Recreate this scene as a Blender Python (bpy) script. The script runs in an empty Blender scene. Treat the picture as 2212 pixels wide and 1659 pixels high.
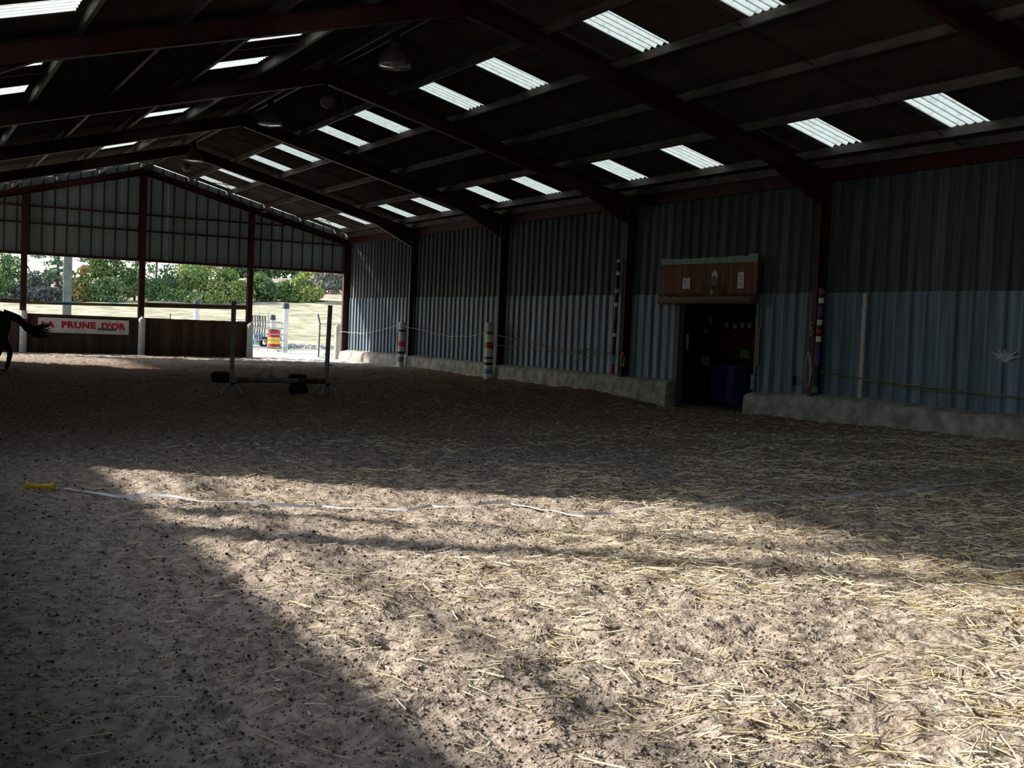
import bpy, bmesh, math, random
import numpy as np
from mathutils import Vector, Matrix
random.seed(7); rng = np.random.default_rng(7)
sc = bpy.context.scene
COL = sc.collection
# ------------------------------------------------------------------ camera, sky, sun, exposure
YAW, PITCH, ROLL, FPX, EYE = 0.4887, -0.0469, 0.0415, 2530.0, 1.5
Fv = Vector((math.sin(YAW)*math.cos(PITCH), math.cos(YAW)*math.cos(PITCH), math.sin(PITCH)))
R0 = Vector((math.cos(YAW), -math.sin(YAW), 0)); U0 = R0.cross(Fv)
Rv = math.cos(ROLL)*R0 + math.sin(ROLL)*U0; Uv = -math.sin(ROLL)*R0 + math.cos(ROLL)*U0
cam_d = bpy.data.cameras.new('camera'); cam = bpy.data.objects.new('camera', cam_d); COL.objects.link(cam)
cam_d.sensor_width = 36; cam_d.lens = 36*FPX/2212; cam_d.clip_end = 900; cam_d.clip_start = .05
m = Matrix((Rv, Uv, -Fv)).transposed().to_4x4(); m.translation = (0, 0, EYE); cam.matrix_world = m
sc.camera = cam
vs = sc.view_settings; vs.view_transform = 'Standard'; vs.look = 'None'; vs.gamma = 1; vs.use_curve_mapping = False
vs.exposure = 0.0
SUN_DIR = Vector((1.39, -1.00, -1.0)).normalized()      # travel direction of the light
world = bpy.data.worlds.new('sky'); sc.world = world; world.use_nodes = True
wn = world.node_tree; bg = wn.nodes['Background']
sky = wn.nodes.new('ShaderNodeTexSky'); sky.sky_type = 'NISHITA'; sky.sun_disc = False
sky.sun_elevation = math.asin(-SUN_DIR.z); sky.sun_rotation = math.atan2(-SUN_DIR.x, -SUN_DIR.y)
sky.air_density = 1.0; sky.dust_density = 1.2; sky.ozone_density = 1.0
hs = wn.nodes.new('ShaderNodeHueSaturation'); hs.inputs['Saturation'].default_value = .72
wn.links.new(sky.outputs[0], hs.inputs['Color']); wn.links.new(hs.outputs[0], bg.inputs[0]); bg.inputs[1].default_value = 0.36
sl = bpy.data.lights.new('sun', 'SUN'); so = bpy.data.objects.new('sun', sl); COL.objects.link(so)
sl.energy = 9.5; sl.color = (1.0, .93, .82); sl.angle = math.radians(3.2)
so.rotation_euler = SUN_DIR.to_track_quat('-Z', 'Y').to_euler(); so.location = (-20, 20, 30)

# ------------------------------------------------------------------ dimensions
W, XR, D, S = 15.97, 8.02, 44.08, 6.693
YN = D-7*S
XL = -0.10
ZE, ZO, ZP, ZS = 4.57, 3.41, 1.37, 2.43
K = .26
FR = [D-k*S for k in range(1, 7)]
def under(x): return 6.5-K*abs(x-XR)
def roofz(x): return 7.0-K*abs(x-XR)
PX = [.14+1.42*k for k in range(6)]+[7.72]           # purlin offsets from the ridge

# ------------------------------------------------------------------ materials
MATS = {}
def mat(name, col, rough=.8, metal=0, var=.25, scale=6, bump=0, bscale=40, stretch=None, col2=None, spec=.3, objvar=0, detail=4, lohi=(.35,.65)):
    if name in MATS: return MATS[name]
    M = bpy.data.materials.new(name); M.use_nodes = True; nt = M.node_tree; b = nt.nodes['Principled BSDF']
    b.inputs['Roughness'].default_value = rough; b.inputs['Metallic'].default_value = metal
    b.inputs['Specular IOR Level'].default_value = spec
    tc = nt.nodes.new('ShaderNodeTexCoord'); mp = nt.nodes.new('ShaderNodeMapping'); nt.links.new(tc.outputs['Object'], mp.inputs[0])
    if stretch: mp.inputs['Scale'].default_value = stretch
    n = nt.nodes.new('ShaderNodeTexNoise'); n.inputs['Scale'].default_value = scale; n.inputs['Detail'].default_value = detail
    nt.links.new(mp.outputs[0], n.inputs['Vector'])
    cr = nt.nodes.new('ShaderNodeValToRGB'); nt.links.new(n.outputs[0], cr.inputs[0])
    c2 = col2 or tuple(min(1, c*(1+var)) for c in col); c1 = col if col2 else tuple(c*(1-var) for c in col)
    cr.color_ramp.elements[0].position = lohi[0]; cr.color_ramp.elements[1].position = lohi[1]
    cr.color_ramp.elements[0].color = (*c1, 1); cr.color_ramp.elements[1].color = (*c2, 1)
    out = cr.outputs[0]
    if objvar:
        oi = nt.nodes.new('ShaderNodeObjectInfo'); mr = nt.nodes.new('ShaderNodeMapRange')
        mr.inputs['To Min'].default_value = 1-objvar; mr.inputs['To Max'].default_value = 1+objvar
        nt.links.new(oi.outputs['Random'], mr.inputs['Value'])
        mx = nt.nodes.new('ShaderNodeVectorMath'); mx.operation = 'SCALE'
        nt.links.new(out, mx.inputs[0]); nt.links.new(mr.outputs[0], mx.inputs['Scale']); out = mx.outputs[0]
    nt.links.new(out, b.inputs['Base Color'])
    if bump:
        nb = nt.nodes.new('ShaderNodeTexNoise'); nb.inputs['Scale'].default_value = bscale; nb.inputs['Detail'].default_value = 5
        nt.links.new(mp.outputs[0], nb.inputs['Vector'])
        bp = nt.nodes.new('ShaderNodeBump'); bp.inputs['Strength'].default_value = bump; bp.inputs['Distance'].default_value = .02
        nt.links.new(nb.outputs[0], bp.inputs['Height']); nt.links.new(bp.outputs[0], b.inputs['Normal'])
    MATS[name] = M; return M
sand = mat('arena_sand', (.20, .162, .132), .95, col2=(.42, .355, .298), scale=14, detail=11, bump=1.0, bscale=38, spec=.1, lohi=(.33, .62))
def tone_by_y(M):  # multiplies the sand darker and browner further along the hall
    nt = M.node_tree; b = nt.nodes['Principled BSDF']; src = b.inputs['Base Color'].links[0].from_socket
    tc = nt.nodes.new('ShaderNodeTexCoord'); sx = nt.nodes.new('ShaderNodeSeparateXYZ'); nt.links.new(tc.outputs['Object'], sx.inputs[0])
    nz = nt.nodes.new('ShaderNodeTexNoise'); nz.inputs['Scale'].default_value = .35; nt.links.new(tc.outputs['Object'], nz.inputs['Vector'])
    ad = nt.nodes.new('ShaderNodeMath'); ad.operation = 'MULTIPLY_ADD'; ad.inputs[1].default_value = 7; fo = nt.nodes.new('ShaderNodeMapRange'); fo.interpolation_type = 'SMOOTHSTEP'; fo.inputs['From Min'].default_value = 34; fo.inputs['From Max'].default_value = 38; fo.inputs['To Min'].default_value = 1; fo.inputs['To Max'].default_value = 0; nt.links.new(sx.outputs[1], fo.inputs['Value'])  # browning drops off by the gable, so the sunlit strip is lightened in colour
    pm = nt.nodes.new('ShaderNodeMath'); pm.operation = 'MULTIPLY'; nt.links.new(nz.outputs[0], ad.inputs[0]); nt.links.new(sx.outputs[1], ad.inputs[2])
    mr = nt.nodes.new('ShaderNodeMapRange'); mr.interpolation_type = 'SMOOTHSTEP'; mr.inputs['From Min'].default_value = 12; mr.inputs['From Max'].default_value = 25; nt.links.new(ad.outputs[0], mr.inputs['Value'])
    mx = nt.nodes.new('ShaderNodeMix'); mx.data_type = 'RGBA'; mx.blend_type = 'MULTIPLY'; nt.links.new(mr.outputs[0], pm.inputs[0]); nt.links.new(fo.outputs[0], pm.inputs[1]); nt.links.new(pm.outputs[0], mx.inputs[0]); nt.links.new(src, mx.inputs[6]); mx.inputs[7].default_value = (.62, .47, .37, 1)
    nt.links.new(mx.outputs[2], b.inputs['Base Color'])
tone_by_y(sand)
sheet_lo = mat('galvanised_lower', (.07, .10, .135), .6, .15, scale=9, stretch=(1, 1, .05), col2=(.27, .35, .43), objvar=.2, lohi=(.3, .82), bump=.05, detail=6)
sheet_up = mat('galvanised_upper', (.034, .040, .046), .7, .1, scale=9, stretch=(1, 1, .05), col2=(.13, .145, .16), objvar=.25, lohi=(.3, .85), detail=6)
gable_m = mat('gable_cladding', (.065, .075, .068), .7, .1, scale=3, stretch=(1, 1, .2), col2=(.10, .115, .105), objvar=.35)
concrete = mat('concrete', (.20, .185, .16), .9, col2=(.42, .40, .36), scale=3.5, bump=.4, bscale=20, detail=8)
red_steel = mat('red_oxide_steel', (.042, .009, .006), .6, .1, var=.3, scale=4)
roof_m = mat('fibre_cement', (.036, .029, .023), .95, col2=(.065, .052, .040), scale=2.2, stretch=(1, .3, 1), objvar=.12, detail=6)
purlin_m = mat('purlin_steel', (.09, .078, .065), .6, .2, col2=(.17, .15, .125), scale=5, stretch=(1, .4, 1))
wood_dark = mat('dark_planks', (.045, .028, .018), .85, col2=(.085, .05, .033), scale=6, stretch=(1, 1, .1), objvar=.3, bump=.2)
wood_red = mat('red_brown_boards', (.11, .046, .024), .8, col2=(.18, .08, .04), scale=7, stretch=(1, 1, .1), objvar=.25, bump=.2)
wood_brown = mat('brown_beam', (.12, .075, .045), .8, col2=(.19, .125, .08), scale=6, stretch=(1, .1, 1))
white_paint = mat('white_paint', (.55, .54, .52), .6, col2=(.75, .74, .72), scale=5, bump=.1)
cream_wood = mat('cream_wood', (.42, .38, .30), .8, col2=(.6, .55, .45), scale=7)
black_paint = mat('black_paint', (.012, .012, .014), .5)
red_paint = mat('red_paint', (.38, .02, .02), .5)
orange_paint = mat('orange_paint', (.6, .10, .03), .6)
yellow_paint = mat('yellow_paint', (.75, .5, .02), .45, var=.08)
blue_paint = mat('blue_paint', (.10, .30, .40), .6)
purple_paint = mat('purple_paint', (.07, .03, .24), .5)
green_paint = mat('green_paint', (.03, .22, .16), .6)
galv = mat('galvanised_tube', (.28, .31, .33), .45, .6, col2=(.42, .45, .47))
grey_tube = mat('grey_jump_steel', (.20, .215, .22), .6, .2, col2=(.32, .335, .34), scale=8)
rubber = mat('black_rubber', (.012, .012, .013), .8, bump=.2)
paper = mat('paper', (.6, .6, .6), .8, var=.08)
ink = mat('ink', (.05, .06, .06), .8)
green_paper = mat('green_paper', (.15, .5, .08), .8)
teal_trim = mat('torn_green_trim', (.16, .27, .22), .8, col2=(.28, .38, .33), scale=9)
rope_m = mat('baling_twine', (.16, .13, .07), .9, var=.3)
pale_rope = mat('pale_rope', (.45, .38, .33), .9)
straw_m = mat('straw', (.50, .39, .20), .6, col2=(.85, .77, .56), scale=3, spec=.3)
tape_m = mat('white_fence_tape', (.75, .76, .78), .5, var=.06)
gravel = mat('pale_gravel', (.42, .40, .37), .95, col2=(.60, .58, .54), scale=7, detail=8, bump=.5, bscale=12)
field_m = mat('dry_grass_field', (.24, .235, .14), .95, col2=(.46, .42, .30), scale=.9, detail=10, lohi=(.38, .62), bump=.6, bscale=2.5)
hair_m = mat('dark_bay_coat', (.006, .004, .0035), .6, var=.3)
bin_blue = mat('blue_plastic', (.02, .035, .10), .5)
tree_g = [mat('leaf_%s' % n, tuple(q*1.5 for q in c), .8, col2=tuple(q*1.6 for q in c2), scale=.8, detail=3, spec=.2) for n, c, c2 in (
    # base, light
    ('dark', (.05, .09, .04), (.11, .17, .06)), ('mid', (.09, .14, .05), (.18, .25, .08)),
    ('yellow', (.15, .19, .06), (.30, .34, .11)), ('orange', (.13, .15, .05), (.32, .20, .09)),
    ('grey', (.08, .095, .085), (.14, .145, .13)), ('pine', (.07, .12, .08), (.12, .19, .11)))]
bark = mat('bark', (.08, .065, .05), .9)
# translucent corrugated roof light
def make_translucent():
    M = bpy.data.materials.new('roof_light_grp'); M.use_nodes = True; nt = M.node_tree
    nt.nodes.remove(nt.nodes['Principled BSDF']); out = nt.nodes['Material Output']
    tc = nt.nodes.new('ShaderNodeTexCoord'); n = nt.nodes.new('ShaderNodeTexNoise'); n.inputs['Scale'].default_value = 9; n.inputs['Detail'].default_value = 8
    nt.links.new(tc.outputs['Object'], n.inputs['Vector'])
    cr = nt.nodes.new('ShaderNodeValToRGB'); cr.color_ramp.elements[0].position = .25; cr.color_ramp.elements[0].color = (.25, .29, .27, 1)
    cr.color_ramp.elements[1].position = .5; cr.color_ramp.elements[1].color = (.42, .48, .46, 1); nt.links.new(n.outputs[0], cr.inputs[0])
    t = nt.nodes.new('ShaderNodeBsdfTranslucent'); d = nt.nodes.new('ShaderNodeBsdfDiffuse'); d.inputs[0].default_value = (.4, .42, .4, 1)
    sx = nt.nodes.new('ShaderNodeSeparateXYZ'); nt.links.new(tc.outputs['Object'], sx.inputs[0])
    m1 = nt.nodes.new('ShaderNodeMath'); m1.operation = 'MULTIPLY'; m1.inputs[1].default_value = 2*math.pi/.177; nt.links.new(sx.outputs[1], m1.inputs[0])
    m2 = nt.nodes.new('ShaderNodeMath'); m2.operation = 'COSINE'; nt.links.new(m1.outputs[0], m2.inputs[0])
    m3 = nt.nodes.new('ShaderNodeMapRange'); m3.inputs['From Min'].default_value = -1; m3.inputs['From Max'].default_value = -.80; m3.inputs['To Min'].default_value = .38; m3.inputs['To Max'].default_value = .82; nt.links.new(m2.outputs[0], m3.inputs['Value'])
    vm = nt.nodes.new('ShaderNodeVectorMath'); vm.operation = 'SCALE'; nt.links.new(cr.outputs[0], vm.inputs[0]); nt.links.new(m3.outputs[0], vm.inputs['Scale'])
    nt.links.new(vm.outputs[0], t.inputs[0]); mx = nt.nodes.new('ShaderNodeMixShader'); mx.inputs[0].default_value = .15
    nt.links.new(t.outputs[0], mx.inputs[1]); nt.links.new(d.outputs[0], mx.inputs[2]); nt.links.new(mx.outputs[0], out.inputs[0]); return M
rooflight_m = make_translucent()
def add_trans(M, col, f):
    nt = M.node_tree; out = nt.nodes['Material Output']; b = nt.nodes['Principled BSDF']; t = nt.nodes.new('ShaderNodeBsdfTranslucent'); t.inputs[0].default_value = (*col, 1)
    mx = nt.nodes.new('ShaderNodeMixShader'); mx.inputs[0].default_value = f; nt.links.new(b.outputs[0], mx.inputs[1]); nt.links.new(t.outputs[0], mx.inputs[2]); nt.links.new(mx.outputs[0], out.inputs[0])
add_trans(gable_m, (.28, .33, .29), .012)
gable_lap = mat('gable_lap', (.03, .033, .03), .7)

# ------------------------------------------------------------------ mesh helpers
class MB:
    def __init__(s): s.v = []; s.f = []
    def add(s, vs, fs):
        o = len(s.v); s.v += [tuple(v) for v in vs]; s.f += [tuple(i+o for i in f) for f in fs]; return s
    def box(s, x0, x1, y0, y1, z0, z1):
        return s.add([(x, y, z) for z in (z0, z1) for x, y in ((x0, y0), (x1, y0), (x1, y1), (x0, y1))],
            [(3, 2, 1, 0), (4, 5, 6, 7), (0, 1, 5, 4), (1, 2, 6, 5), (2, 3, 7, 6), (3, 0, 4, 7)])
    def bar(s, a, b, w, h=None, up=(0, 0, 1)):
        a, b = Vector(a), Vector(b); d = (b-a).normalized(); h = h or w
        u = Vector(up); 
        if abs(d.dot(u)) > .99: u = Vector((0, 1, 0))
        r = d.cross(u).normalized(); u = r.cross(d)
        o = []
        for p in (a, b): o += [p+r*w/2*i+u*h/2*j for i, j in ((-1, -1), (1, -1), (1, 1), (-1, 1))]
        return s.add(o, [(3, 2, 1, 0), (4, 5, 6, 7), (0, 1, 5, 4), (1, 2, 6, 5), (2, 3, 7, 6), (3, 0, 4, 7)])
    def tube(s, pts, r, n=8, cap=True):
        pts = [Vector(p) for p in pts]; rs = r if hasattr(r, '__len__') else [r]*len(pts)
        o = []; up = Vector((0, 0, 1))
        for i, p in enumerate(pts):
            d = (pts[min(i+1, len(pts)-1)]-pts[max(i-1, 0)]).normalized()
            u = up if abs(d.z) < .95 else Vector((0, 1, 0))
            a = d.cross(u).normalized(); b = a.cross(d)
            o += [p+(a*math.cos(t)+b*math.sin(t))*rs[i] for t in (2*math.pi*k/n for k in range(n))]
        fs = [(i*n+k, i*n+(k+1) % n, (i+1)*n+(k+1) % n, (i+1)*n+k) for i in range(len(pts)-1) for k in range(n)]
        if cap: fs += [tuple(range(n-1, -1, -1)), tuple((len(pts)-1)*n+k for k in range(n))]
        return s.add(o, fs)
    def lathe(s, prof, n=20, c=(0, 0, 0), cap=True):
        o = [(c[0]+r*math.cos(2*math.pi*k/n), c[1]+r*math.sin(2*math.pi*k/n), c[2]+z) for r, z in prof for k in range(n)]
        fs = [(i*n+k, i*n+(k+1) % n, (i+1)*n+(k+1) % n, (i+1)*n+k) for i in range(len(prof)-1) for k in range(n)]
        if cap: fs += [tuple(range(n-1, -1, -1)), tuple((len(prof)-1)*n+k for k in range(n))]
        return s.add(o, fs)
    def prism(s, poly, axis, a, b):   # poly of 2-D points extruded along an axis (0,1,2)
        def P(q, t): l = list(q); l.insert(axis, t); return tuple(l)
        n = len(poly)
        return s.add([P(q, a) for q in poly]+[P(q, b) for q in poly],
            [tuple(range(n-1, -1, -1)), tuple(range(n, 2*n))]+[(i, (i+1) % n, n+(i+1) % n, n+i) for i in range(n)])
    def build(s, name, m, parent=None, loc=None, smooth=False, bevel=0):
        me = bpy.data.meshes.new(name); me.from_pydata(s.v, [], s.f); me.validate(); me.update()
        bm = bmesh.new(); bm.from_mesh(me); bmesh.ops.recalc_face_normals(bm, faces=bm.faces)
        bm.to_mesh(me); bm.free()
        if smooth: me.polygons.foreach_set('use_smooth', [True]*len(me.polygons))
        me.materials.append(m); o = bpy.data.objects.new(name, me); COL.objects.link(o)
        if parent: o.parent = parent
        if loc: o.location = loc
        if bevel:
            b = o.modifiers.new('bevel', 'BEVEL'); b.width = bevel; b.segments = 2
        return o
def rawmesh(name, V, F4, m, parent=None):
    me = bpy.data.meshes.new(name); V = np.asarray(V, np.float32); F4 = np.asarray(F4, np.int32)
    k = F4.shape[1]; me.vertices.add(len(V)); me.vertices.foreach_set('co', V.ravel())
    me.loops.add(F4.size); me.loops.foreach_set('vertex_index', F4.ravel())
    me.polygons.add(len(F4)); me.polygons.foreach_set('loop_start', np.arange(0, F4.size, k, dtype=np.int32))
    me.update(calc_edges=True); me.validate(); me.materials.append(m)
    o = bpy.data.objects.new(name, me); COL.objects.link(o)
    if parent: o.parent = parent
    return o
def tag(o, label=None, cat=None, group=None, kind=None):
    if label: o['label'] = label
    if cat: o['category'] = cat
    if group: o['group'] = group
    if kind: o['kind'] = kind
    return o
def empty(name, loc=(0, 0, 0), rz=0):
    o = bpy.data.objects.new(name, None); COL.objects.link(o); o.location = loc; o.rotation_euler = (0, 0, rz); o.empty_display_size = .1; return o
def struct(o): o['kind'] = 'structure'; return o
def copy_tree(o, parent=None):
    c = o.copy(); COL.objects.link(c)
    if parent: c.parent = parent
    for ch in list(o.children): copy_tree(ch, c)
    return c

# ------------------------------------------------------------------ noise
def hsh(i, j, s):
    h = (i.astype(np.int64)*374761393+j.astype(np.int64)*668265263+s*974711) & 0xffffffff
    h = ((h ^ (h >> 13))*1274126177) & 0xffffffff
    return ((h ^ (h >> 16)) & 0xffff)/65535.0
def vn(x, y, s):
    i, j = np.floor(x), np.floor(y); u, v = x-i, y-j; u = u*u*(3-2*u); v = v*v*(3-2*v)
    return (hsh(i, j, s)*(1-u)+hsh(i+1, j, s)*u)*(1-v)+(hsh(i, j+1, s)*(1-u)+hsh(i+1, j+1, s)*u)*v-.5
wy = np.array([YN, 12.6, 15.5, 17.5, 19.1, 22, 24.2, 27.5, 30.6, 37.4, 41, 44.3]); wz = np.array([.02, .03, -.03, -.06, -.11, -.14, -.02, .0, .0, .02, -.03, -.06])
def hf(x, y):
    x = np.asarray(x, float); y = np.asarray(y, float)
    b = np.interp(y, wy, wz)*np.clip((x-13.2)/2.5, 0, 1)
    z = b + .05*vn(x/2.1, y/2.1, 1)+.035*vn(x/.55, y/.55, 2)+.042*vn(x/.20+3, y/.20, 3)+.028*vn(x/.09, y/.09, 4)+.020*vn(x/.04, y/.04, 5)
    h = vn(x/.30+9, y/.30, 8); z = z-.05*np.clip(h-.22, 0, 1)*3*(.5+vn(x/.05, y/.05, 9))
    c = vn(x/.07, y/.07, 11); z = z+.09*np.clip(c-.36, 0, 1)
    mound = np.exp(-((x-15.75)/.45)**2)*(.05+.05*vn(x/.8, y/.8, 12)) ; z = z+mound*((y > 22.3) | (y < 18.9))
    far = np.clip((y-43)/1.2, 0, 1); return z*(1-far)
def px_floor(x, y, z=0.):
    d = Fv+Rv*((x-1106)/FPX)-Uv*((y-829.5)/FPX); t = (z-EYE)/d.z; return d.x*t, d.y*t

# ------------------------------------------------------------------ floor
ys = [YN, -2, -1, 0, .8, 1.5, 2, 2.3]; y = 2.5
while y < D: ys.append(y); y += .0052*y
ys.append(D); ys = np.array(ys)
xs = np.linspace(XL-.05, W+.08, 800)
X, Y = np.meshgrid(xs, ys); Z = hf(X, Y)
V = np.stack([X, Y, Z], -1).reshape(-1, 3); n = len(xs)
I = (np.arange(len(ys)-1)[:, None]*n+np.arange(n-1)[None]).ravel()
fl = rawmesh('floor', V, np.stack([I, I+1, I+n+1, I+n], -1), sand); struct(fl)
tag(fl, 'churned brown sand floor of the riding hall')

# ------------------------------------------------------------------ outside ground
def terr(x, y):
    x = np.asarray(x, float); y = np.asarray(y, float)
    a = 2.05+.041*(np.clip(x, -30, 60)-8); b = 6.3+.068*(np.clip(x, -40, 110)-24)
    z = np.interp(y, [60, 100], [0, 1])*a+np.interp(y, [100, 205, 400], [0, 1, 1.2])*(b-a)
    return z+np.where(y > 62, .25*vn(x/5, y/5, 21)+.12*vn(x/1.3, y/1.3, 22), 0)
gx = np.concatenate([np.linspace(-160, -10, 26), np.linspace(-5, 60, 180), np.linspace(62, 240, 40)])
gy = np.concatenate([np.linspace(60, 115, 160), np.linspace(118, 420, 70)])
X, Y = np.meshgrid(gx, gy); V = np.stack([X, Y, terr(X, Y)-.02], -1).reshape(-1, 3); n = len(gx)
I = (np.arange(len(gy)-1)[:, None]*n+np.arange(n-1)[None]).ravel()
f = rawmesh('grass_field', V, np.stack([I, I+1, I+n+1, I+n], -1), field_m)
f.data.materials.append(mat('stubble_hill', (.24, .18, .14), .95, col2=(.38, .30, .23), scale=.25, detail=8))
cy = np.repeat((gy[:-1]+gy[1:])/2, n-1); f.data.polygons.foreach_set('material_index', (cy > 122).astype(np.int32)); struct(f); tag(f, 'pale dry grass field rising beyond the yard')
g = MB().box(-160, XL-.05, -60, 60, -.5, -.03).box(W+.1, 240, -60, 60, -.5, -.06).box(XL-.05, W+.1, D, 60, -.5, -.03).box(XL-.05, W+.1, -60, YN, -.5, -.03)
g = g.build('gravel_yard', gravel); struct(g); tag(g, 'pale gravel yard around the hall')

gx = np.linspace(11.9, W-.3, 60); gy = np.linspace(37.0, D+.02, 90); X, Y = np.meshgrid(gx, gy)
lim = np.interp(X, [11.9, 12.3, 13.5, 15.7], [43.9, 41.0, 38.6, 37.8])+.5*vn(X/.5, Y/.5, 51)
V = np.stack([X, Y, hf(X, Y)+np.where(Y > lim, .012, -.06)], -1).reshape(-1, 3); n = len(gx)
I = (np.arange(len(gy)-1)[:, None]*n+np.arange(n-1)[None]).ravel()
f = rawmesh('gravel_apron', V, np.stack([I, I+1, I+n+1, I+n], -1), gravel); struct(f); tag(f, 'pale gravel carried in through the gateway onto the arena floor')
# ------------------------------------------------------------------ ceiling: corrugated sheets, roof lights, purlins
ceil = struct(empty('ceiling')); tag(ceil, 'corrugated dark roof with rows of translucent roof lights')
PITCHC = .177
sheets = {}
def corr(side, r, y0, y1, light=False):
    a, b = PX[r]-.0, PX[r+1]+.12
    if r == 0: a = -.01
    if r == 5: b = 8.35
    lift = .012*(1-r/6)
    key = (side, r, round(y1-y0, 3), light)
    if key not in sheets:
        L = y1-y0; nq = max(8, int(round(L/PITCHC*8))); vs = []; 
        for i in range(nq+1):
            t = i*L/nq; dz = .028*math.cos(2*math.pi*t/PITCHC)
            vs += [(side*a, t, -K*a+dz), (side*b, t, -K*b+dz-.018)]
        fs = [(2*i, 2*i+1, 2*i+3, 2*i+2) for i in range(nq)]
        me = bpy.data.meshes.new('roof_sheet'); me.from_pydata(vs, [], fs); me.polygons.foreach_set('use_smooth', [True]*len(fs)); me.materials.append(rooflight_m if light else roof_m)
        sheets[key] = me
    o = bpy.data.objects.new('roof_light_sheet' if light else 'roof_sheet', sheets[key]); COL.objects.link(o); o.parent = ceil
    o.location = (XR, y0, 7.0+lift+(.004 if light else 0))
    if light: o['label'] = 'translucent white corrugated sheet'
for side in (1, -1):
    for bay in range(7):
        Y0 = YN+bay*S
        for r in range(6):
            if r in (1, 4) and bay > 0:
                cuts = [0, 2.38, 3.265, 5.13, 6.015, S]
                for i in range(5): corr(side, r, Y0+cuts[i], Y0+cuts[i+1], i in (1, 3))
            else:
                for a, b in ((0, S/2), (S/2, S)): corr(side, r, Y0+a, Y0+b)
for side in (1, -1):
    for k, px in enumerate(PX):
        x = XR+side*px; zt = roofz(x)-.03; zb = zt-.16
        p = MB()
        # Z section: web, bottom flange, top flange
        w = side*.003; fl_ = .06
        p.box(min(x-.003, x+.003), max(x-.003, x+.003), YN, D+.35 if k < 6 else D, zb, zt)
        p.box(min(x, x-side*fl_), max(x, x-side*fl_), YN, D+.35 if k < 6 else D, zb-.004, zb)
        p.box(min(x, x+side*fl_), max(x, x+side*fl_), YN, D+.35 if k < 6 else D, zt-.004, zt)
        p.build('purlin', purlin_m, ceil)
    # anti-sag rods mid-bay
    for bay in range(1, 7):
        ym = YN+(bay+.5)*S
        p = MB(); p.tube([(XR+side*.14, ym, roofz(XR+.14)-.13), (XR+side*7.72, ym, roofz(XR+7.72)-.13)], .010, 5); p.build('tie_rod', red_steel, ceil)
    # eave beam
    xe = XR+side*7.95
    p = MB(); p.box(min(xe, xe-side*.12), max(xe, xe-side*.12), YN, D, ZE, roofz(xe)-.03); p.build('eave_beam', red_steel, ceil)
# ridge cap
p = MB(); p.prism([(XR-.3, 6.975), (XR, 7.06), (XR+.3, 6.975), (XR, 7.045)], 1, YN, D+.3); p.build('ridge_cap', roof_m, ceil)
# diagonal wind bracing in the last bay
for a, b in (((XR+.3, 37.6), (XR+3.9, 43.9)), ((XR+3.9, 37.6), (XR+.3, 43.9)), ((XR+4.1, 37.6), (XR+7.6, 43.9)), ((XR+7.6, 37.6), (XR+4.1, 43.9))):
    p = MB(); p.tube([(a[0], a[1], under(a[0])+.12), (b[0], b[1], under(b[0])+.12)], .012, 5); p.build('brace_rod', red_steel, ceil)

# ------------------------------------------------------------------ portal frames
def ibeam(a, b, dep, wid, out, up=Vector((0, 0, 1))):
    a, b = Vector(a), Vector(b); d = (b-a).normalized(); yv = Vector((0, 1, 0)); u = yv.cross(d).normalized()
    if u.dot(up) < 0: u = -u
    for s_ in (-1, 1):
        c = u*s_*(dep/2-.006)
        out.bar(a+c, b+c, wid, .012, up=tuple(u))
    out.bar(a, b, .008, dep-.012, up=tuple(u))
names = ['portal frame nearest the far gable end', 'second red portal frame from the far gable', 'third red portal frame from the far gable, in the middle of the hall',
         'red portal frame with its apex at the top edge above the doorway bay', 'nearest red portal frame, crossing the top right corner', 'portal frame overhead by the open side']
for k, yf in enumerate(FR):
    fr = empty('portal_frame', (0, yf, 0)); tag(fr, names[k], 'steel frame', 'red steel portal frames')
    for side in (1, -1):
        xc = XR+(7.82 if side > 0 else -7.93)
        m_ = MB(); ibeam((xc, 0, -.3), (xc, 0, ZE-.05), .22, .13, m_, Vector((-side, 0, 0))); m_.build('column', red_steel, fr)
        m_ = MB(); e = XR+side*7.9; ibeam((XR, 0, 6.65), (e, 0, under(e)+.15), .30, .16, m_); m_.build('rafter', red_steel, fr)
        m_ = MB()  # haunch: web plate and bottom flange
        xa, xb = XR+side*6.35, XR+side*7.70
        poly = [(xa, under(xa)+.01), (xb, under(xb)+.01), (xb, 4.18)]
        m_.prism(poly, 1, -.005, .005) if side else None
        m_.bar((xa, 0, under(xa)), (xb, 0, 4.18), .16, .012); m_.build('haunch', red_steel, fr)
    m_ = MB(); m_.prism([(XR-.45, under(XR-.45)-.0), (XR+.45, under(XR+.45)), (XR, 6.42)], 1, -.006, .006)
    m_.box(XR-.012, XR+.012, -.09, .09, 6.42, 6.82); m_.build('apex_plate', red_steel, fr)

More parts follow.
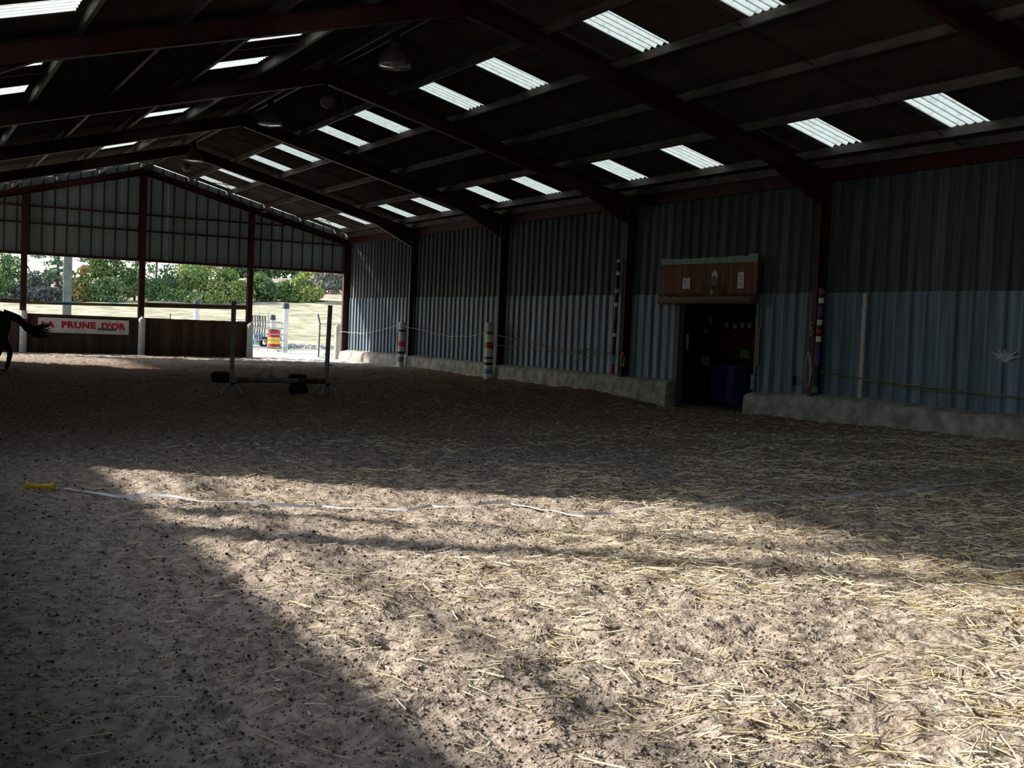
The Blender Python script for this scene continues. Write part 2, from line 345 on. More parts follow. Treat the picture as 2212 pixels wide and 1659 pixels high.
# ------------------------------------------------------------------ right wall: ribbed sheets
DY0, DY1, DZT = 19.2, 21.95, 2.25
wr = struct(empty('wall_right')); tag(wr, 'bluish grey ribbed metal wall along the right side')
rib_cache = {}
def ribbed(L, z0, z1, pitch, depth, m, rib=.075, axis='y', zfun=None, name='wall_sheet', parent=None, loc=(0, 0, 0), sgn=-1):
    # ribs stand proud towards the hall; panel origin at its start
    pts = []; n = max(1, int(round(L/pitch)))
    for i in range(n):
        t = i*pitch
        pts += [(t, 0), (t+(pitch-rib)*.5, 0), (t+(pitch-rib)*.5+.02, depth), (t+(pitch+rib)*.5-.02, depth), (t+(pitch+rib)*.5, 0)]
    pts = [q for q in pts if q[0] < L-1e-3]+[(L, 0)]
    vs = []
    for t, d in pts:
        if axis == 'y': vs += [(sgn*d, t, z0), (sgn*d, t, z1 if zfun is None else zfun(t))]
        else: vs += [(t, sgn*d, z0), (t, sgn*d, z1 if zfun is None else zfun(t))]
    fs = [(2*i, 2*i+2, 2*i+3, 2*i+1) for i in range(len(pts)-1)]
    me = bpy.data.meshes.new(name); me.from_pydata(vs, [], fs); me.materials.append(m)
    if m is gable_m:
        me.materials.append(gable_lap)
        for i, p_ in enumerate(me.polygons):
            if i % 5 in (1, 2, 3): p_.material_index = 1
    o = bpy.data.objects.new(name, me); COL.objects.link(o); o.parent = parent; o.location = loc; return o
PW = 1.0
edges = []
y = YN
while y < D-.01:
    y2 = min(y+PW, D); edges.append((y, y2)); y = y2
def split(z0, z1):
    for a, b in edges:
        segs = [(a, b)]
        if z0 < DZT:   # leave the doorway open
            segs = []
            if b <= DY0 or a >= DY1: segs = [(a, b)]
            else:
                if a < DY0: segs.append((a, DY0))
                if b > DY1: segs.append((DY1, b))
        for s0, s1 in segs:
            if s1-s0 > .05: yield s0, s1+(.02 if s1 not in (DY0, D) else 0)
lap = .0
for a, b in split(.40, ZS):
    j = random.uniform(-.006, .006)
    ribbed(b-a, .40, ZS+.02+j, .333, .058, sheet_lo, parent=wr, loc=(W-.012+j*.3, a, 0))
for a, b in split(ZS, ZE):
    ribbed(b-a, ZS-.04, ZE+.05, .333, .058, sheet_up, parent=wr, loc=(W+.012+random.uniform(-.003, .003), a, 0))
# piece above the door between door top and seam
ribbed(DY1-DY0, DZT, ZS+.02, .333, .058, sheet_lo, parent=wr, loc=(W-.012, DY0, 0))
for zz in (1.15, 3.5):
    if zz > 3: MB().box(W+.07, W+.13, YN, D, zz-.05, zz+.05).build('wall_rail', red_steel, wr)
# concrete base strip
def base_strip(y0, y1):
    n = max(2, int((y1-y0)/.15)); vs = []
    for i in range(n+1):
        y = y0+(y1-y0)*i/n
        top = float(np.interp(y, [YN, 12.6, 13.5, 15.7, 17.5, 19.1, 21.9, 24.2, 30.6, 37.5, 43.8], [.50, .50, .46, .51, .49, .41, .50, .49, .47, .48, .42]))
        bulge = .02*float(vn(np.array(y/.9), np.array(0.), 31))
        vs += [(W-.34-bulge, y, -.5), (W-.33-bulge, y, .12), (W-.30+bulge, y, top-.10), (W-.25, y, top-.055), (W+.1, y, top+.02), (W+.1, y, -.5)]
    fs = [(6*i+k, 6*i+k+1, 6*i+k+7, 6*i+k+6) for i in range(n) for k in range(5)]+[tuple(range(6)), tuple(6*n+k for k in range(6))]
    return MB().add(vs, fs)
bs = struct(empty('baseboard_right')); tag(bs, 'low rough concrete footing under the right wall')
cuts = [YN, 2.5, 7.5, 12.3, DY0]; 
for a, b in zip(cuts[:-1], cuts[1:]): base_strip(a, b-.006).build('footing_block', concrete, bs)
cuts = [DY1, 24.2, 27.2, 29.6, 31.2, 33.6, 36.1, 38.6, 41.2, D]
for a, b in zip(cuts[:-1], cuts[1:]): base_strip(a+.0, b-.006).build('footing_block', concrete, bs)

# ------------------------------------------------------------------ doorway, header and room behind
dr = struct(empty('door_1')); tag(dr, 'dark open doorway in the right wall')
MB().box(W-.07, W+.10, DY0-.05, DY0+.02, -.2, DZT+.0).build('door_jamb', sheet_up, dr)
MB().box(W-.06, W+.10, DY1-.02, DY1+.05, -.2, DZT+.0).build('door_jamb', sheet_up, dr)
MB().box(W-.09, W-.06, DY0-.16, DY0-.06, .95, 1.75).build('slide_plate', black_paint, dr)
MB().box(W-.10, W-.04, DY0+.0, DY0+.05, -.1, .06).build('marker', orange_paint, dr)
MB().box(W-.11, W-.06, DY0-.03, DY0+.03, .45, .75).build('latch', blue_paint, dr)
hd = empty('door_header', (15.72, 0, 0)); tag(hd, 'red-brown board header with teal torn trim above the dark doorway', 'sign board')
y = 19.04; 
while y < 22.40:
    MB().box(-.0, .022, y, min(y+.125, 22.43), 2.44, 3.12+.03*(y-19)/3.4).build('board', wood_red, hd, loc=(random.uniform(-.003, .003), 0, 0)); y += .13
MB().box(.03, .16, 19.06, 22.41, 2.50, 3.10).build('backing', wood_dark, hd)
poly = [(19.02, 3.09), (22.45, 3.12)]+[(22.45-3.43*i/18, 3.22+.05*random.random()) for i in range(19)]
MB().prism(poly, 0, -.012, -.004).build('torn_trim', teal_trim, hd)
MB().box(-.03, .04, 19.0, 22.45, 2.40, 2.46).build('batten', wood_dark, hd)
bm_ = MB(); bm_.tube([(-.0, 19.12, 2.30), (-.0, 20.5, 2.315), (0, 22.43, 2.29)], .085, 10); bm_.build('beam', wood_brown, hd, smooth=False)
def placard(y0, y1, z0, z1, lines, label, nm='paper_notice'):
    e = empty(nm, (15.70, 0, 0)); tag(e, label, 'notice')
    MB().box(-.004, .0, y0, y1, z0, z1).build('sheet', paper, e)
    for zz, a, b in lines: MB().box(-.006, -.0045, y0+(y1-y0)*a, y0+(y1-y0)*b, zz-.006, zz+.006).build('printed_line', ink, e)
placard(21.28, 21.56, 2.56, 2.80, [(2.70, .15, .4), (2.70, .55, .9), (2.64, .3, .65), (2.74, .5, .8)], 'small square paper notice on the left of the door header')
placard(19.42, 19.62, 2.55, 2.89, [(2.80, .3, .8), (2.74, .2, .7), (2.66, .3, .75), (2.60, .2, .6)], 'tall narrow paper notice on the right of the door header')
# oval sign
e = empty('oval_plaque', (15.69, 20.40, 2.79)); tag(e, 'oval yellow-rimmed plaque, white over blue, centred on the door header', 'plaque')
def disc(ry, rz, x0, x1, zc=0, half=None, n=28):
    ts = [2*math.pi*i/n for i in range(n)] if half is None else [half[0]+(half[1]-half[0])*i/n for i in range(n+1)]
    return MB().prism([(ry*math.cos(t), zc+rz*math.sin(t)) for t in ts], 0, x0, x1)
disc(.115, .165, -.0, .01).build('rim', mat('ochre_rim', (.30, .2, .05), .6), e)
disc(.095, .140, -.006, .0).build('white_panel', paper, e)
disc(.092, .137, -.009, -.006, half=(math.pi, 2*math.pi)).build('blue_scene', mat('blue_scene', (.03, .08, .16), .6, col2=(.05, .16, .12), scale=30), e)
MB().prism([(-.06, -.005), (.06, -.005), (.05, .03), (.02, .045), (0, .02), (-.03, .05), (-.05, .03)], 0, -.009, -.006).build('treeline', mat('dark_green_scene', (.02, .07, .06), .7), e)
e = empty('word_board', (15.69, 20.40, 2.56)); tag(e, 'dark carved word board under the oval plaque', 'sign board')
MB().box(0, .012, -.36, .38, -.075, .075).build('board', wood_dark, e)
x = -.33
for i in range(9):
    w_ = random.uniform(.045, .065); l = MB(); l.box(-.008, 0, x, x+.014, -.045, .05)
    if i % 3 != 1: l.box(-.008, 0, x, x+w_, .036, .05)
    if i % 2: l.box(-.008, 0, x, x+w_, -.045, -.031)
    if i % 3 == 0: l.box(-.008, 0, x+w_-.012, x+w_, -.045, .05)
    l.build('carved_letter', wood_brown, e); x += .079
e = empty('yellow_rosette', (15.68, 20.46, 2.47)); tag(e, 'small yellow rosette below the word board', 'rosette')
disc(.035, .055, -.012, 0).build('rosette_face', mat('dull_yellow', (.45, .42, .16), .7), e)
disc(.018, .025, -.018, -.012).build('rosette_centre', mat('dull_yellow2', (.32, .28, .1), .7), e)
# room behind the doorway
an = struct(empty('wall_annex')); tag(an, 'dark store room walls behind the doorway')
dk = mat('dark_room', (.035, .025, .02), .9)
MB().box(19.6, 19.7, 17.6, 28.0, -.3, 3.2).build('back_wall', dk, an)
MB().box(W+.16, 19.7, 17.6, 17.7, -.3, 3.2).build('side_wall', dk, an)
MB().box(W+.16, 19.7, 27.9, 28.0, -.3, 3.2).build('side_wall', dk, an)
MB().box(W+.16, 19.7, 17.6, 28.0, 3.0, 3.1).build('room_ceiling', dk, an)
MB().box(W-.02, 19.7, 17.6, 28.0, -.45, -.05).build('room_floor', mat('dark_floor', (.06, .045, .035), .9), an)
e = empty('blue_bin', (17.95, 22.45, -.05)); tag(e, 'large dark blue fluted bin inside the dark doorway', 'bin')
b_ = MB(); n = 28; b_.lathe([(.44, 0), (.50, .86)], n); b_.build('bin_body', bin_blue, e)
for i in range(12):
    t = 2*math.pi*i/12; MB().bar((.455*math.cos(t), .455*math.sin(t), .05), (.51*math.cos(t), .51*math.sin(t), .82), .05, .03).build('bin_rib', bin_blue, e)
MB().lathe([(.515, .82), (.535, .84), (.535, .89), (.49, .90), (.49, .82)], n, cap=False).build('bin_rim', bin_blue, e)
e = empty('wall_shelf', (19.35, 0, 0)); tag(e, 'shelf rail along the back of the dark store room', 'shelf')
MB().box(-.12, .24, 25.0, 27.6, 1.84, 1.87).build('shelf_board', wood_brown, e)
MB().box(.16, .24, 25.4, 25.45, 1.6, 1.84).build('bracket', wood_brown, e); MB().box(.16, .24, 27.1, 27.15, 1.6, 1.84).build('bracket', wood_brown, e)
def cup(x, y, z, lb):
    o = MB().lathe([(.035, 0), (.05, .16), (.05, .17), (.04, .17)], 12, (0, 0, 0)).build('white_cup', paper, None, loc=(x, y, z)); tag(o, lb, 'cup', 'cups on the store room shelf'); return o
cup(19.4, 25.95, 1.87, 'white cup on the store shelf, the one nearer the left jamb'); cup(19.4, 25.3, 1.87, 'white cup on the store shelf, further from the left jamb')
o = MB().box(19.3, 19.58, 26.2, 26.9, 1.88, 2.35).build('brown_box', wood_red, bevel=.01); tag(o, 'dull brown box at the left end of the store room shelf', 'box')
for i, (yy, zz) in enumerate(((25.75, 1.66), (24.85, 1.84), (24.5, 1.82), (24.2, 1.85), (23.9, 1.84), (23.6, 1.98))):
    o = MB().box(19.56, 19.60, yy-.06, yy+.06, zz-.07, zz+.07).build('name_card', paper, bevel=.004); tag(o, ['name card hung just under the store room shelf', 'pale name card right of the shelf end on the back wall', 'second name card right of the store shelf', 'third name card right of the store shelf', 'fourth name card right of the store shelf', 'highest name card, nearest the right jamb'][i], 'card', 'name cards in the store room')
e = empty('notice_board', (19.5, 0, 0)); tag(e, 'brown cork board on the store room back wall', 'notice board')
MB().box(.04, .1, 23.4, 24.85, .95, 1.68).build('cork', mat('brown_cork', (.13, .05, .02), .9), e); MB().box(.03, .1, 23.36, 24.89, 1.68, 1.72).box(.03, .1, 23.36, 24.89, .91, .95).build('frame', wood_dark, e)
o = MB().box(19.52, 19.54, 23.8, 24.15, 1.0, 1.22).build('green_poster', green_paper, bevel=.004); tag(o, 'green sheet pinned on the brown cork board', 'poster')
o = MB().box(19.56, 19.60, 25.55, 25.85, .72, 1.0).build('white_card', paper, bevel=.002); tag(o, 'white card low on the back wall inside the doorway', 'card')
o = MB().box(W+.12, W+.16, 21.80, 21.86, 1.2, 1.55).build('thermometer', mat('pink_plastic', (.5, .2, .18), .6), bevel=.006); tag(o, 'slim pink-white strip inside the left door jamb', 'strip')

# ------------------------------------------------------------------ far gable wall
wf = struct(empty('wall_far')); tag(wf, 'far gable wall with ribbed cladding above open bays')
A = (W-XR)/2
GP = [XR-A, XR, XR+A]
x = XL; GY = D+.10
while x < W-.01:
    x2 = min(x+.82, W+.02)
    ribbed(x2-x, ZO, 0, .41, .04, gable_m, rib=.06, axis='x', zfun=lambda t, x=x: roofz(x+t)-.012, name='gable_sheet', parent=wf, loc=(x, GY+random.uniform(0, .004), 0))
    x = x2
MB().box(XL, W, D-.04, D+.07, ZO-.02, ZO+.08).build('lintel', red_steel, wf)
for zz, xa, xb in ((4.5, XL, W-.1), (5.09, 2.7, 13.3)):
    MB().box(xa, xb, D-.02, D+.06, zz-.035, zz+.035).build('girt', red_steel, wf)
for xp in GP:
    m_ = MB(); m_.box(xp-.10, xp+.10, D-.13, D-.118, -.2, under(xp)); m_.box(xp-.10, xp+.10, D+.108-.05, D+.07, -.2, under(xp)); m_.box(xp-.005, xp+.005, D-.12, D+.06, -.2, under(xp)); m_.build('gable_post', red_steel, wf)
for side in (1, -1):
    m_ = MB(); xc = XR+side*7.80; ibeam((xc, D-.05, -.3), (xc, D-.05, ZE), .24, .16, m_, Vector((-side, 0, 0))); m_.build('corner_post', red_steel, wf)
    m_ = MB(); e_ = XR+side*7.85; ibeam((XR, D-.06, 6.62), (e_, D-.06, under(e_)+.12), .24, .16, m_); m_.build('gable_rafter', red_steel, wf)
# green/white outer jamb strip on corner post
MB().box(W-.10, W-.06, D+.10, D+.14, -.1, ZO).build('jamb_strip', mat('pale_green_strip', (.35, .5, .42), .5), wf)
# plank kick walls
def plank_bay(x0, x1, top, label, beam):
    e = empty('plank_barrier', (0, D-.16, 0)); tag(e, label, 'barrier', 'plank barriers across the far gable bays')
    x = x0
    while x < x1-.02:
        w_ = min(.2, x1-x); MB().box(x, x+w_-.003, 0, .035, -.15, top+random.uniform(-.015, .0)).build('board', wood_dark, e, loc=(0, random.uniform(-.004, .004), 0)); x += .2
    MB().box(x0, x1, .04, .06, -.15, top-.04).build('backing_sheet', wood_dark, e)
    for zz in (.35, 1.0): MB().box(x0, x1, .06, .12, zz-.05, zz+.05).build('backing_rail', wood_dark, e)
    if beam: MB().box(x0, x1, -.05, .10, top-.03, top+.05).build('top_beam', wood_dark, e)
plank_bay(XL, GP[0]-.1, 1.28, 'dark brown plank barrier behind the horse in the leftmost far bay', False)
plank_bay(GP[0]+.1, GP[1]-.1, 1.30, 'dark brown plank barrier carrying the white banner', True)
plank_bay(GP[1]+.1, GP[2]-.1, 1.36, 'dark brown plank barrier between the ridge post and the gateway', False)
def rail(nm, a, b, r, cols, label, cat='rail'):
    e = empty(nm, (0, 0, 0)); tag(e, label, cat, 'rails above the plank barriers'); a, b = Vector(a), Vector(b); n = len(cols)
    for i, c in enumerate(cols): MB().tube([a.lerp(b, i/n), a.lerp(b, (i+1)/n)], r, 10).build('pole_band' if n > 1 else 'pole', c, e, smooth=False)
rail('barrier_rail', (XL, D-.2, 1.80), (GP[0]-.1, D-.2, 1.76), .085, [wood_dark], 'thick dark log rail above the leftmost far barrier')
olive = mat('olive_yellow', (.13, .10, .02), .6); dteal = mat('dark_teal', (.03, .08, .09), .6)
rail('striped_rail', (GP[0]+.1, D-.2, 1.72), (GP[1]-.1, D-.2, 1.79), .055, [olive, wood_brown, dteal, dteal, olive, olive, dteal, dteal, olive], 'thin striped jump pole fixed as a rail above the banner')
rail('barrier_rail', (GP[1]+.1, D-.2, 1.82), (GP[2]-.1, D-.2, 1.90), .095, [wood_dark], 'thick dark log rail left of the gateway')
def post_cover(x, h, bands, label, taper=True):
    e = empty('post_cover', (x, D-.30, -.06)); tag(e, label, 'post', 'round covers on the gable posts'); z = 0
    for hh, c in bands: MB().lathe([(.125, z), (.12, z+hh)], 16).build('cover_band' if len(bands) > 1 else 'cover', c, e, smooth=False); z += hh
    if taper: MB().lathe([(.12, z), (.05, z+.06), (.02, z+.10)], 16).build('cap', white_paint, e)
    return e
post_cover(GP[0], 1.4, [(1.0, white_paint), (.22, red_paint), (.28, white_paint)], 'white round post cover with a red band, behind the horse tail', False)
post_cover(GP[1], 1.4, [(1.36, white_paint)], 'white round post cover with a pointed top at the ridge post')
post_cover(GP[2], 1.4, [(1.30, white_paint)], 'white round post cover at the left side of the gateway')
# banner
bn = empty('banner', (4.52, D-.22, .71)); tag(bn, 'white banner with red lettering fixed on the plank barrier', 'banner')
MB().box(0, 3.06, 0, .015, 0, .52).build('panel', white_paint, bn)
def text(body, size, loc, parent, m, xs=1, off=.0, name='lettering', rot=(math.pi/2, 0, 0)):
    c = bpy.data.curves.new('t', 'FONT'); c.body = body; c.size = size; c.extrude = .004; c.offset = off; c.space_character = 1.12
    o = bpy.data.objects.new('t', c); COL.objects.link(o); bpy.context.view_layer.update()
    me = bpy.data.meshes.new_from_object(o.evaluated_get(bpy.context.evaluated_depsgraph_get())); bpy.data.objects.remove(o)
    me.materials.clear(); me.materials.append(m); q = bpy.data.objects.new(name, me); COL.objects.link(q); q.parent = parent; q.location = loc; q.rotation_euler = rot; q.scale = (xs, 1, 1); return q
sign_red = mat('sign_red', (.55, .01, .02), .6)
def fit_text(body, x0, x1, h, z, parent, off):
    q = text(body, 1, (x0, -.006, z), parent, sign_red, off=off)
    xs_ = [v.co.x for v in q.data.vertices]; ys_ = [v.co.y for v in q.data.vertices]
    sx = (x1-x0)/(max(xs_)-min(xs_)); sy = h/(max(ys_)-min(min(ys_), 0)); q.scale = (sx, sy, 1); q.location.x = x0-min(xs_)*sx; return q
fit_text('LA', .12, .55, .23, .18, bn, .05); fit_text('PRUNE', .78, 1.92, .24, .19, bn, .05); fit_text("D'OR", 2.12, 2.94, .25, .18, bn, .05)
MB().box(.25, .50, -.006, 0, .055, .075).build('small_print', sign_red, bn)
MB().box(1.98, 2.62, -.02, -.008, .13, .21).build('tape_strip', mat('brown_tape', (.16, .12, .08), .7), bn)

# ------------------------------------------------------------------ left wall: open near bays, closed further on
wl = struct(empty('wall_left')); tag(wl, 'left side wall, open above a plank barrier near the camera')
XO = 13.2
y = XO
while y < FR[0]-.01:
    y2 = min(y+1.0, FR[0]); ribbed(y2-y+.02, -.1, 4.80, .333, .045, sheet_up, parent=wl, loc=(XL-.02, y, 0), sgn=1); y = y2
for (a, b) in ((YN, XO), (FR[0], D)):
    y = a
    while y < b-.01:
        y2 = min(y+.2, b); MB().box(XL-.04, XL, y, y2-.01, -.15, ZP).build('board', wood_dark, wl); y = y2
    MB().box(XL-.10, XL-.02, a, b, 1.87, 1.94).build('side_rail', wood_dark, wl)
MB().box(XL-.1, XL+.05, XO-.1, XO+.05, -.2, ZE).box(XL-.1, XL+.04, 9.50, 9.84, -.2, ZE).build('end_and_shadow_post', wood_dark, wl)  # second post is unseen, added to broaden the shadow band on the sand
wb = struct(empty('wall_back')); MB().box(XL, W, YN-.1, YN, -.3, 4.6).build('back_sheet', sheet_up, wb)
MB().prism([(XL, 4.6), (W, 4.6), (XR, 6.95)], 1, YN-.1, YN).build('back_gable', sheet_up, wb)

# ------------------------------------------------------------------ lamps under the ridge
alum = mat('lamp_aluminium', (.30, .26, .22), .35, .6); lens_m = mat('lamp_glass', (.55, .52, .46), .12, .2, spec=.8)
def bell(y, label):
    e = empty('bell_lamp', (XR, y, 6.17)); tag(e, label, 'lamp', 'bell lamps under the ridge')
    MB().lathe([(.30, 0), (.295, .05), (.24, .20), (.13, .33), (.10, .36), (.09, .42)], 24, cap=False).build('shade', alum, e, smooth=True)
    MB().lathe([(.29, .02), (.22, .0), (.10, -.015), (.01, -.02)], 24, cap=False).build('glass', lens_m, e, smooth=True)
    MB().lathe([(.305, -.01), (.305, .03), (.29, .03)], 24, cap=False).build('rim', galv, e)
    MB().lathe([(.07, .40), (.07, .62)], 12).build('ballast', black_paint, e); MB().lathe([(.015, .60), (.015, .80)], 8).build('hook', galv, e)
bell(20.15, 'largest bell lamp, under the ridge of the nearer bay'); bell(28.1, 'middle bell lamp under the ridge'); bell(36.2, 'farthest bell lamp, by the last frame')
def dome(y, label):
    e = empty('dome_lamp', (XR+.0, y, 6.08)); tag(e, label, 'lamp', 'small dome lamps on the frames')
    MB().lathe([(.02, -.12), (.09, -.10), (.14, -.04), (.15, .03), (.14, .10), (.08, .13)], 18).build('globe', mat('dusty_globe', (.16, .13, .11), .5), e, smooth=True)
    MB().lathe([(.02, .12), (.02, .36)], 8).build('stem', black_paint, e)
dome(23.85, 'small dusty dome lamp below the middle frame apex'); dome(37.2, 'small dusty dome lamp below the last frame apex')
# dangling cable by a frame
o = MB().tube([(XR+.35, 23.9, 6.75), (XR+.36, 23.9, 6.3), (XR+.42, 23.9, 5.95)], .008, 5).build('hanging_cable', rope_m); tag(o, 'thin cable hanging under the rafter beside the small dome lamp', 'cable')

# ------------------------------------------------------------------ poles along the right wall
def banded(name, base, top, r, bands, label, group=None, cap=None):
    e = empty(name, base); tag(e, label, 'pole', group); d = Vector(top)-Vector(base); t = 0; tot = sum(b[0] for b in bands)
    for h, c in bands:
        a = d*(t/tot); b = d*((t+h)/tot); MB().tube([a, b], r, 12).build('band', c, e); t += h
    return e
wp, bk = white_paint, black_paint
banded('post_guard', (15.48, 37.32, -.03), (15.48, 37.32, 1.58), .115, [(.28, wp), (.20, blue_paint), (.12, wp), (.10, bk), (.20, wp), (.2, orange_paint), (.38, wp), (.08, bk), (.30, wp)], 'banded white post guard at the farthest wall column, orange ring in the middle', 'round guards on the wall columns')
banded('post_guard', (15.48, 30.62, -.05), (15.48, 30.62, 1.66), .125, [(.26, wp), (.17, blue_paint), (.13, wp), (.10, bk), (.12, wp), (.08, bk), (.30, wp), (.22, red_paint), (.28, wp), (.07, bk), (.34, cream_wood)], 'banded white post guard with red ring at the second wall column', 'round guards on the wall columns')
banded('leaning_pole', (15.62, 24.17, .50), (15.66, 24.17, 3.30), .05, [(.28, red_paint), (.26, blue_paint), (.5, bk), (.1, wp), (.42, bk), (.32, purple_paint), (.1, wp), (.28, bk), (.1, wp), (.38, bk), (.1, wp), (.26, bk), (.08, wp)], 'dark jump pole with small white bands standing at the third wall column')
banded('leaning_pole', (15.66, 17.08, .52), (15.68, 17.05, 2.53), .055, [(.12, green_paint), (.40, bk), (.28, purple_paint), (.16, bk), (.10, wp), (.06, bk), (.07, red_paint), (.08, bk), (.10, wp), (.07, bk), (.17, purple_paint), (.07, bk), (.10, wp), (.08, bk), (.07, red_paint), (.04, bk)], 'black, purple and white banded pole beside the column right of the doorway')
# perforated strip
e = empty('perforated_strip', (15.86, 16.10, .50)); tag(e, 'pale perforated timber strip standing against the wall right of the banded pole', 'strip')
MB().box(-.02, .02, -.04, .04, 0, 1.92).build('strip_body', cream_wood, e)
for i in range(15):
    o = MB().lathe([(.008, 0), (.008, .004)], 8).build('hole', bk, e, loc=(-.021, 0, .08+i*.09)); o.rotation_euler = (0, -math.pi/2, 0)
# painted letter on the column
e = empty('painted_letter', (15.72, 17.31, 1.80)); tag(e, 'pink painted S on the red column right of the doorway', 'lettering')
q = text('S', .42, (-.012, .06, -.20), e, mat('pink_paint', (.5, .28, .27), .7), name='letter', rot=(math.pi/2, 0, -math.pi/2)); q.scale = (.42, 1, 1)
# ropes along the wall
def rope(pts, r, label, m=rope_m, group=None, cat='rope', name='wall_rope'):
    P = []
    for i in range(len(pts)-1):
        a, b = Vector(pts[i]), Vector(pts[i+1])
        for k in range(8): P.append(a.lerp(b, k/8)+Vector((random.uniform(-.01, .01), 0, random.uniform(-.012, .012))))
    P.append(Vector(pts[-1])); o = MB().tube(P, r, 5).build(name, m); tag(o, label, cat, group); return o
gr = 'ropes strung along the right wall'
rope([(15.72, 17.0, .92), (15.80, 16.6, .90), (15.84, 15.9, .84), (15.84, 15.2, .80), (15.84, 14.2, .78), (15.84, 13.2, .75), (15.84, 12.2, .76), (15.84, 10.8, .95)], .016, 'brown twine rope strung from the banded pole to the right edge', group=gr)
rope([(15.80, 16.8, .92), (15.83, 15.6, .80), (15.83, 14.6, .73), (15.84, 13.4, .76), (15.84, 12.4, .72)], .009, 'thin second strand hanging just under the thick twine rope', group=gr)
rope([(15.45, 30.5, 1.35), (15.75, 28.5, 1.12), (15.75, 26.8, 1.0), (15.7, 25.3, 1.08), (15.6, 24.2, 1.22)], .012, 'rope sagging between the second and third wall columns, upper one', group=gr)
rope([(15.45, 30.5, 1.02), (15.75, 28.5, .98), (15.75, 26.5, .94), (15.7, 24.3, 1.02)], .010, 'rope sagging between the second and third wall columns, lower one', group=gr)
rope([(15.7, 27.2, .62), (15.8, 26.2, .74), (15.75, 25.4, .88), (15.65, 24.3, 1.0)], .008, 'thin rope slanting up to the third wall column', group=gr)
rope([(15.45, 37.2, 1.45), (15.7, 35.5, 1.3), (15.75, 34.0, 1.18), (15.75, 32.5, 1.22), (15.45, 30.7, 1.38)], .009, 'thin rope sagging between the first and second wall columns', m=pale_rope, group=gr)
rope([(15.6, 44.0, 1.12), (15.8, 42, 1.10), (15.75, 40, 1.25), (15.45, 37.4, 1.5)], .009, 'thin pale rope running from the corner to the first wall column', m=pale_rope, group=gr)
e = empty('hanging_halter', (15.52, 17.12, .55)); tag(e, 'pale rope loop hanging at the foot of the banded pole', 'rope')
MB().tube([(0, .06, .75), (-.02, .09, .5), (-.01, .12, .25), (0, .05, .05), (0, -.02, .12), (0, -.06, .45), (0, .0, .70), (0, .06, .75)], .012, 6).build('loop', pale_rope, e)
MB().tube([(0, -.02, .12), (-.01, -.04, .4), (0, .02, .72)], .012, 6).build('strand', pale_rope, e)
e = empty('hanging_halter', (15.72, 23.89, .75)); tag(e, 'yellow halter hanging right of the third wall column', 'halter')
MB().tube([(0, 0, .3), (-.01, .06, .2), (0, .05, 0), (0, -.04, -.04), (0, -.06, .15), (0, 0, .3)], .016, 6).build('strap', yellow_paint, e)
e = empty('hanging_halter', (15.40, 37.40, .85)); tag(e, 'brown halter hanging on the farthest banded post guard', 'halter')
MB().tube([(0, 0, .5), (-.02, .06, .3), (0, .08, .05), (0, .02, .0), (0, -.02, .25), (0, 0, .5)], .02, 6).build('strap', wood_brown, e)
o = MB().box(15.86, 15.95, 17.95, 17.99, .62, .80).build('door_hook', black_paint, bevel=.006); tag(o, 'small black hook on the wall left of the red column', 'hook')
# white splash on the cladding
poly = []
for i in range(26):
    t = 2*math.pi*i/26; r = .09 if i % 2 else random.uniform(.13, .24); r *= 1 if math.sin(t) > -.2 else .5; poly.append((1.5*r*math.cos(t), r*math.sin(t)))
o = MB().prism(poly, 0, -.002, 0).build('paint_splash', mat('pale_splash', (.32, .36, .38), .8), loc=(15.897, 12.98, 1.35)); tag(o, 'pale hand-like paint splash on the wall near the right edge', 'paint mark')

# ------------------------------------------------------------------ jump
def stand(x, y, lean, label, rz):
    z0 = float(hf(x, y)); e = empty('jump_stand', (x, y, z0), rz); tag(e, label, 'jump stand', 'grey steel jump stands')
    MB().bar((0, 0, .10), (lean, 0, 1.82), .07, .07, up=(0, 1, 0)).build('upright', grey_tube, e, bevel=.006)
    for k in range(4):
        t = math.pi/4*.35+k*math.pi/2
        pts = [(math.cos(t)*r, math.sin(t)*r, h) for r, h in ((.02, .20), (.10, .19), (.19, .13), (.26, .05), (.30, .01))]
        MB().tube(pts, .024, 7).build('leg', grey_tube, e)
    return e
s1 = stand(5.88, 22.7, 0.0, 'left grey steel jump stand with four arched feet', .3)
s2 = stand(7.80, 22.7, .07, 'right grey steel jump stand leaning slightly right', .7)
for s_ in (s1, s2):
    MB().box(-.05, .05, -.085, -.04, .20, .24).build('pole_cup', black_paint, s_)
e = empty('pin_hook', (0, 0, 0)); bpy.data.objects.remove(e)
MB().tube([(.03, -.04, .62), (.14, -.04, .60)], .014, 6).build('hook_pin', black_paint, s2)
e = empty('jump_pole', (5.95, 22.60, .29)); tag(e, 'dark low jump pole with grey middle lying in the cups', 'pole')
pts = [0, .22, .72, 1.22, 1.80]; cs = [wood_dark, mat('dull_grey_blue', (.09, .10, .115), .7), mat('grey_blue', (.13, .145, .16), .7), mat('dark_red_brown', (.05, .025, .02), .7)]
for i in range(4): MB().tube([(pts[i], 0, 0), (pts[i+1], 0, 0)], .05, 12).build('pole_band', cs[i], e)
def tyre(name, x, y, z, R, h, label, group):
    e = empty(name, (x, y, z)); tag(e, label, 'tyre', group)
    MB().lathe([(R*.6, .02), (R*.85, .0), (R*.97, h*.12), (R, h*.3), (R, h*.7), (R*.97, h*.88), (R*.85, h), (R*.6, h-.02), (R*.58, h/2), (R*.6, .02)], 32, cap=False).build('carcass', rubber, e, smooth=True)
    for i in range(26):
        t = 2*math.pi*i/26; q = MB().box(-.006, .010, -.014, .014, h*.2, h*.8).build('tread_block', rubber, e); q.location = (R*math.cos(t), R*math.sin(t), 0); q.rotation_euler = (0, 0, t)
    return e
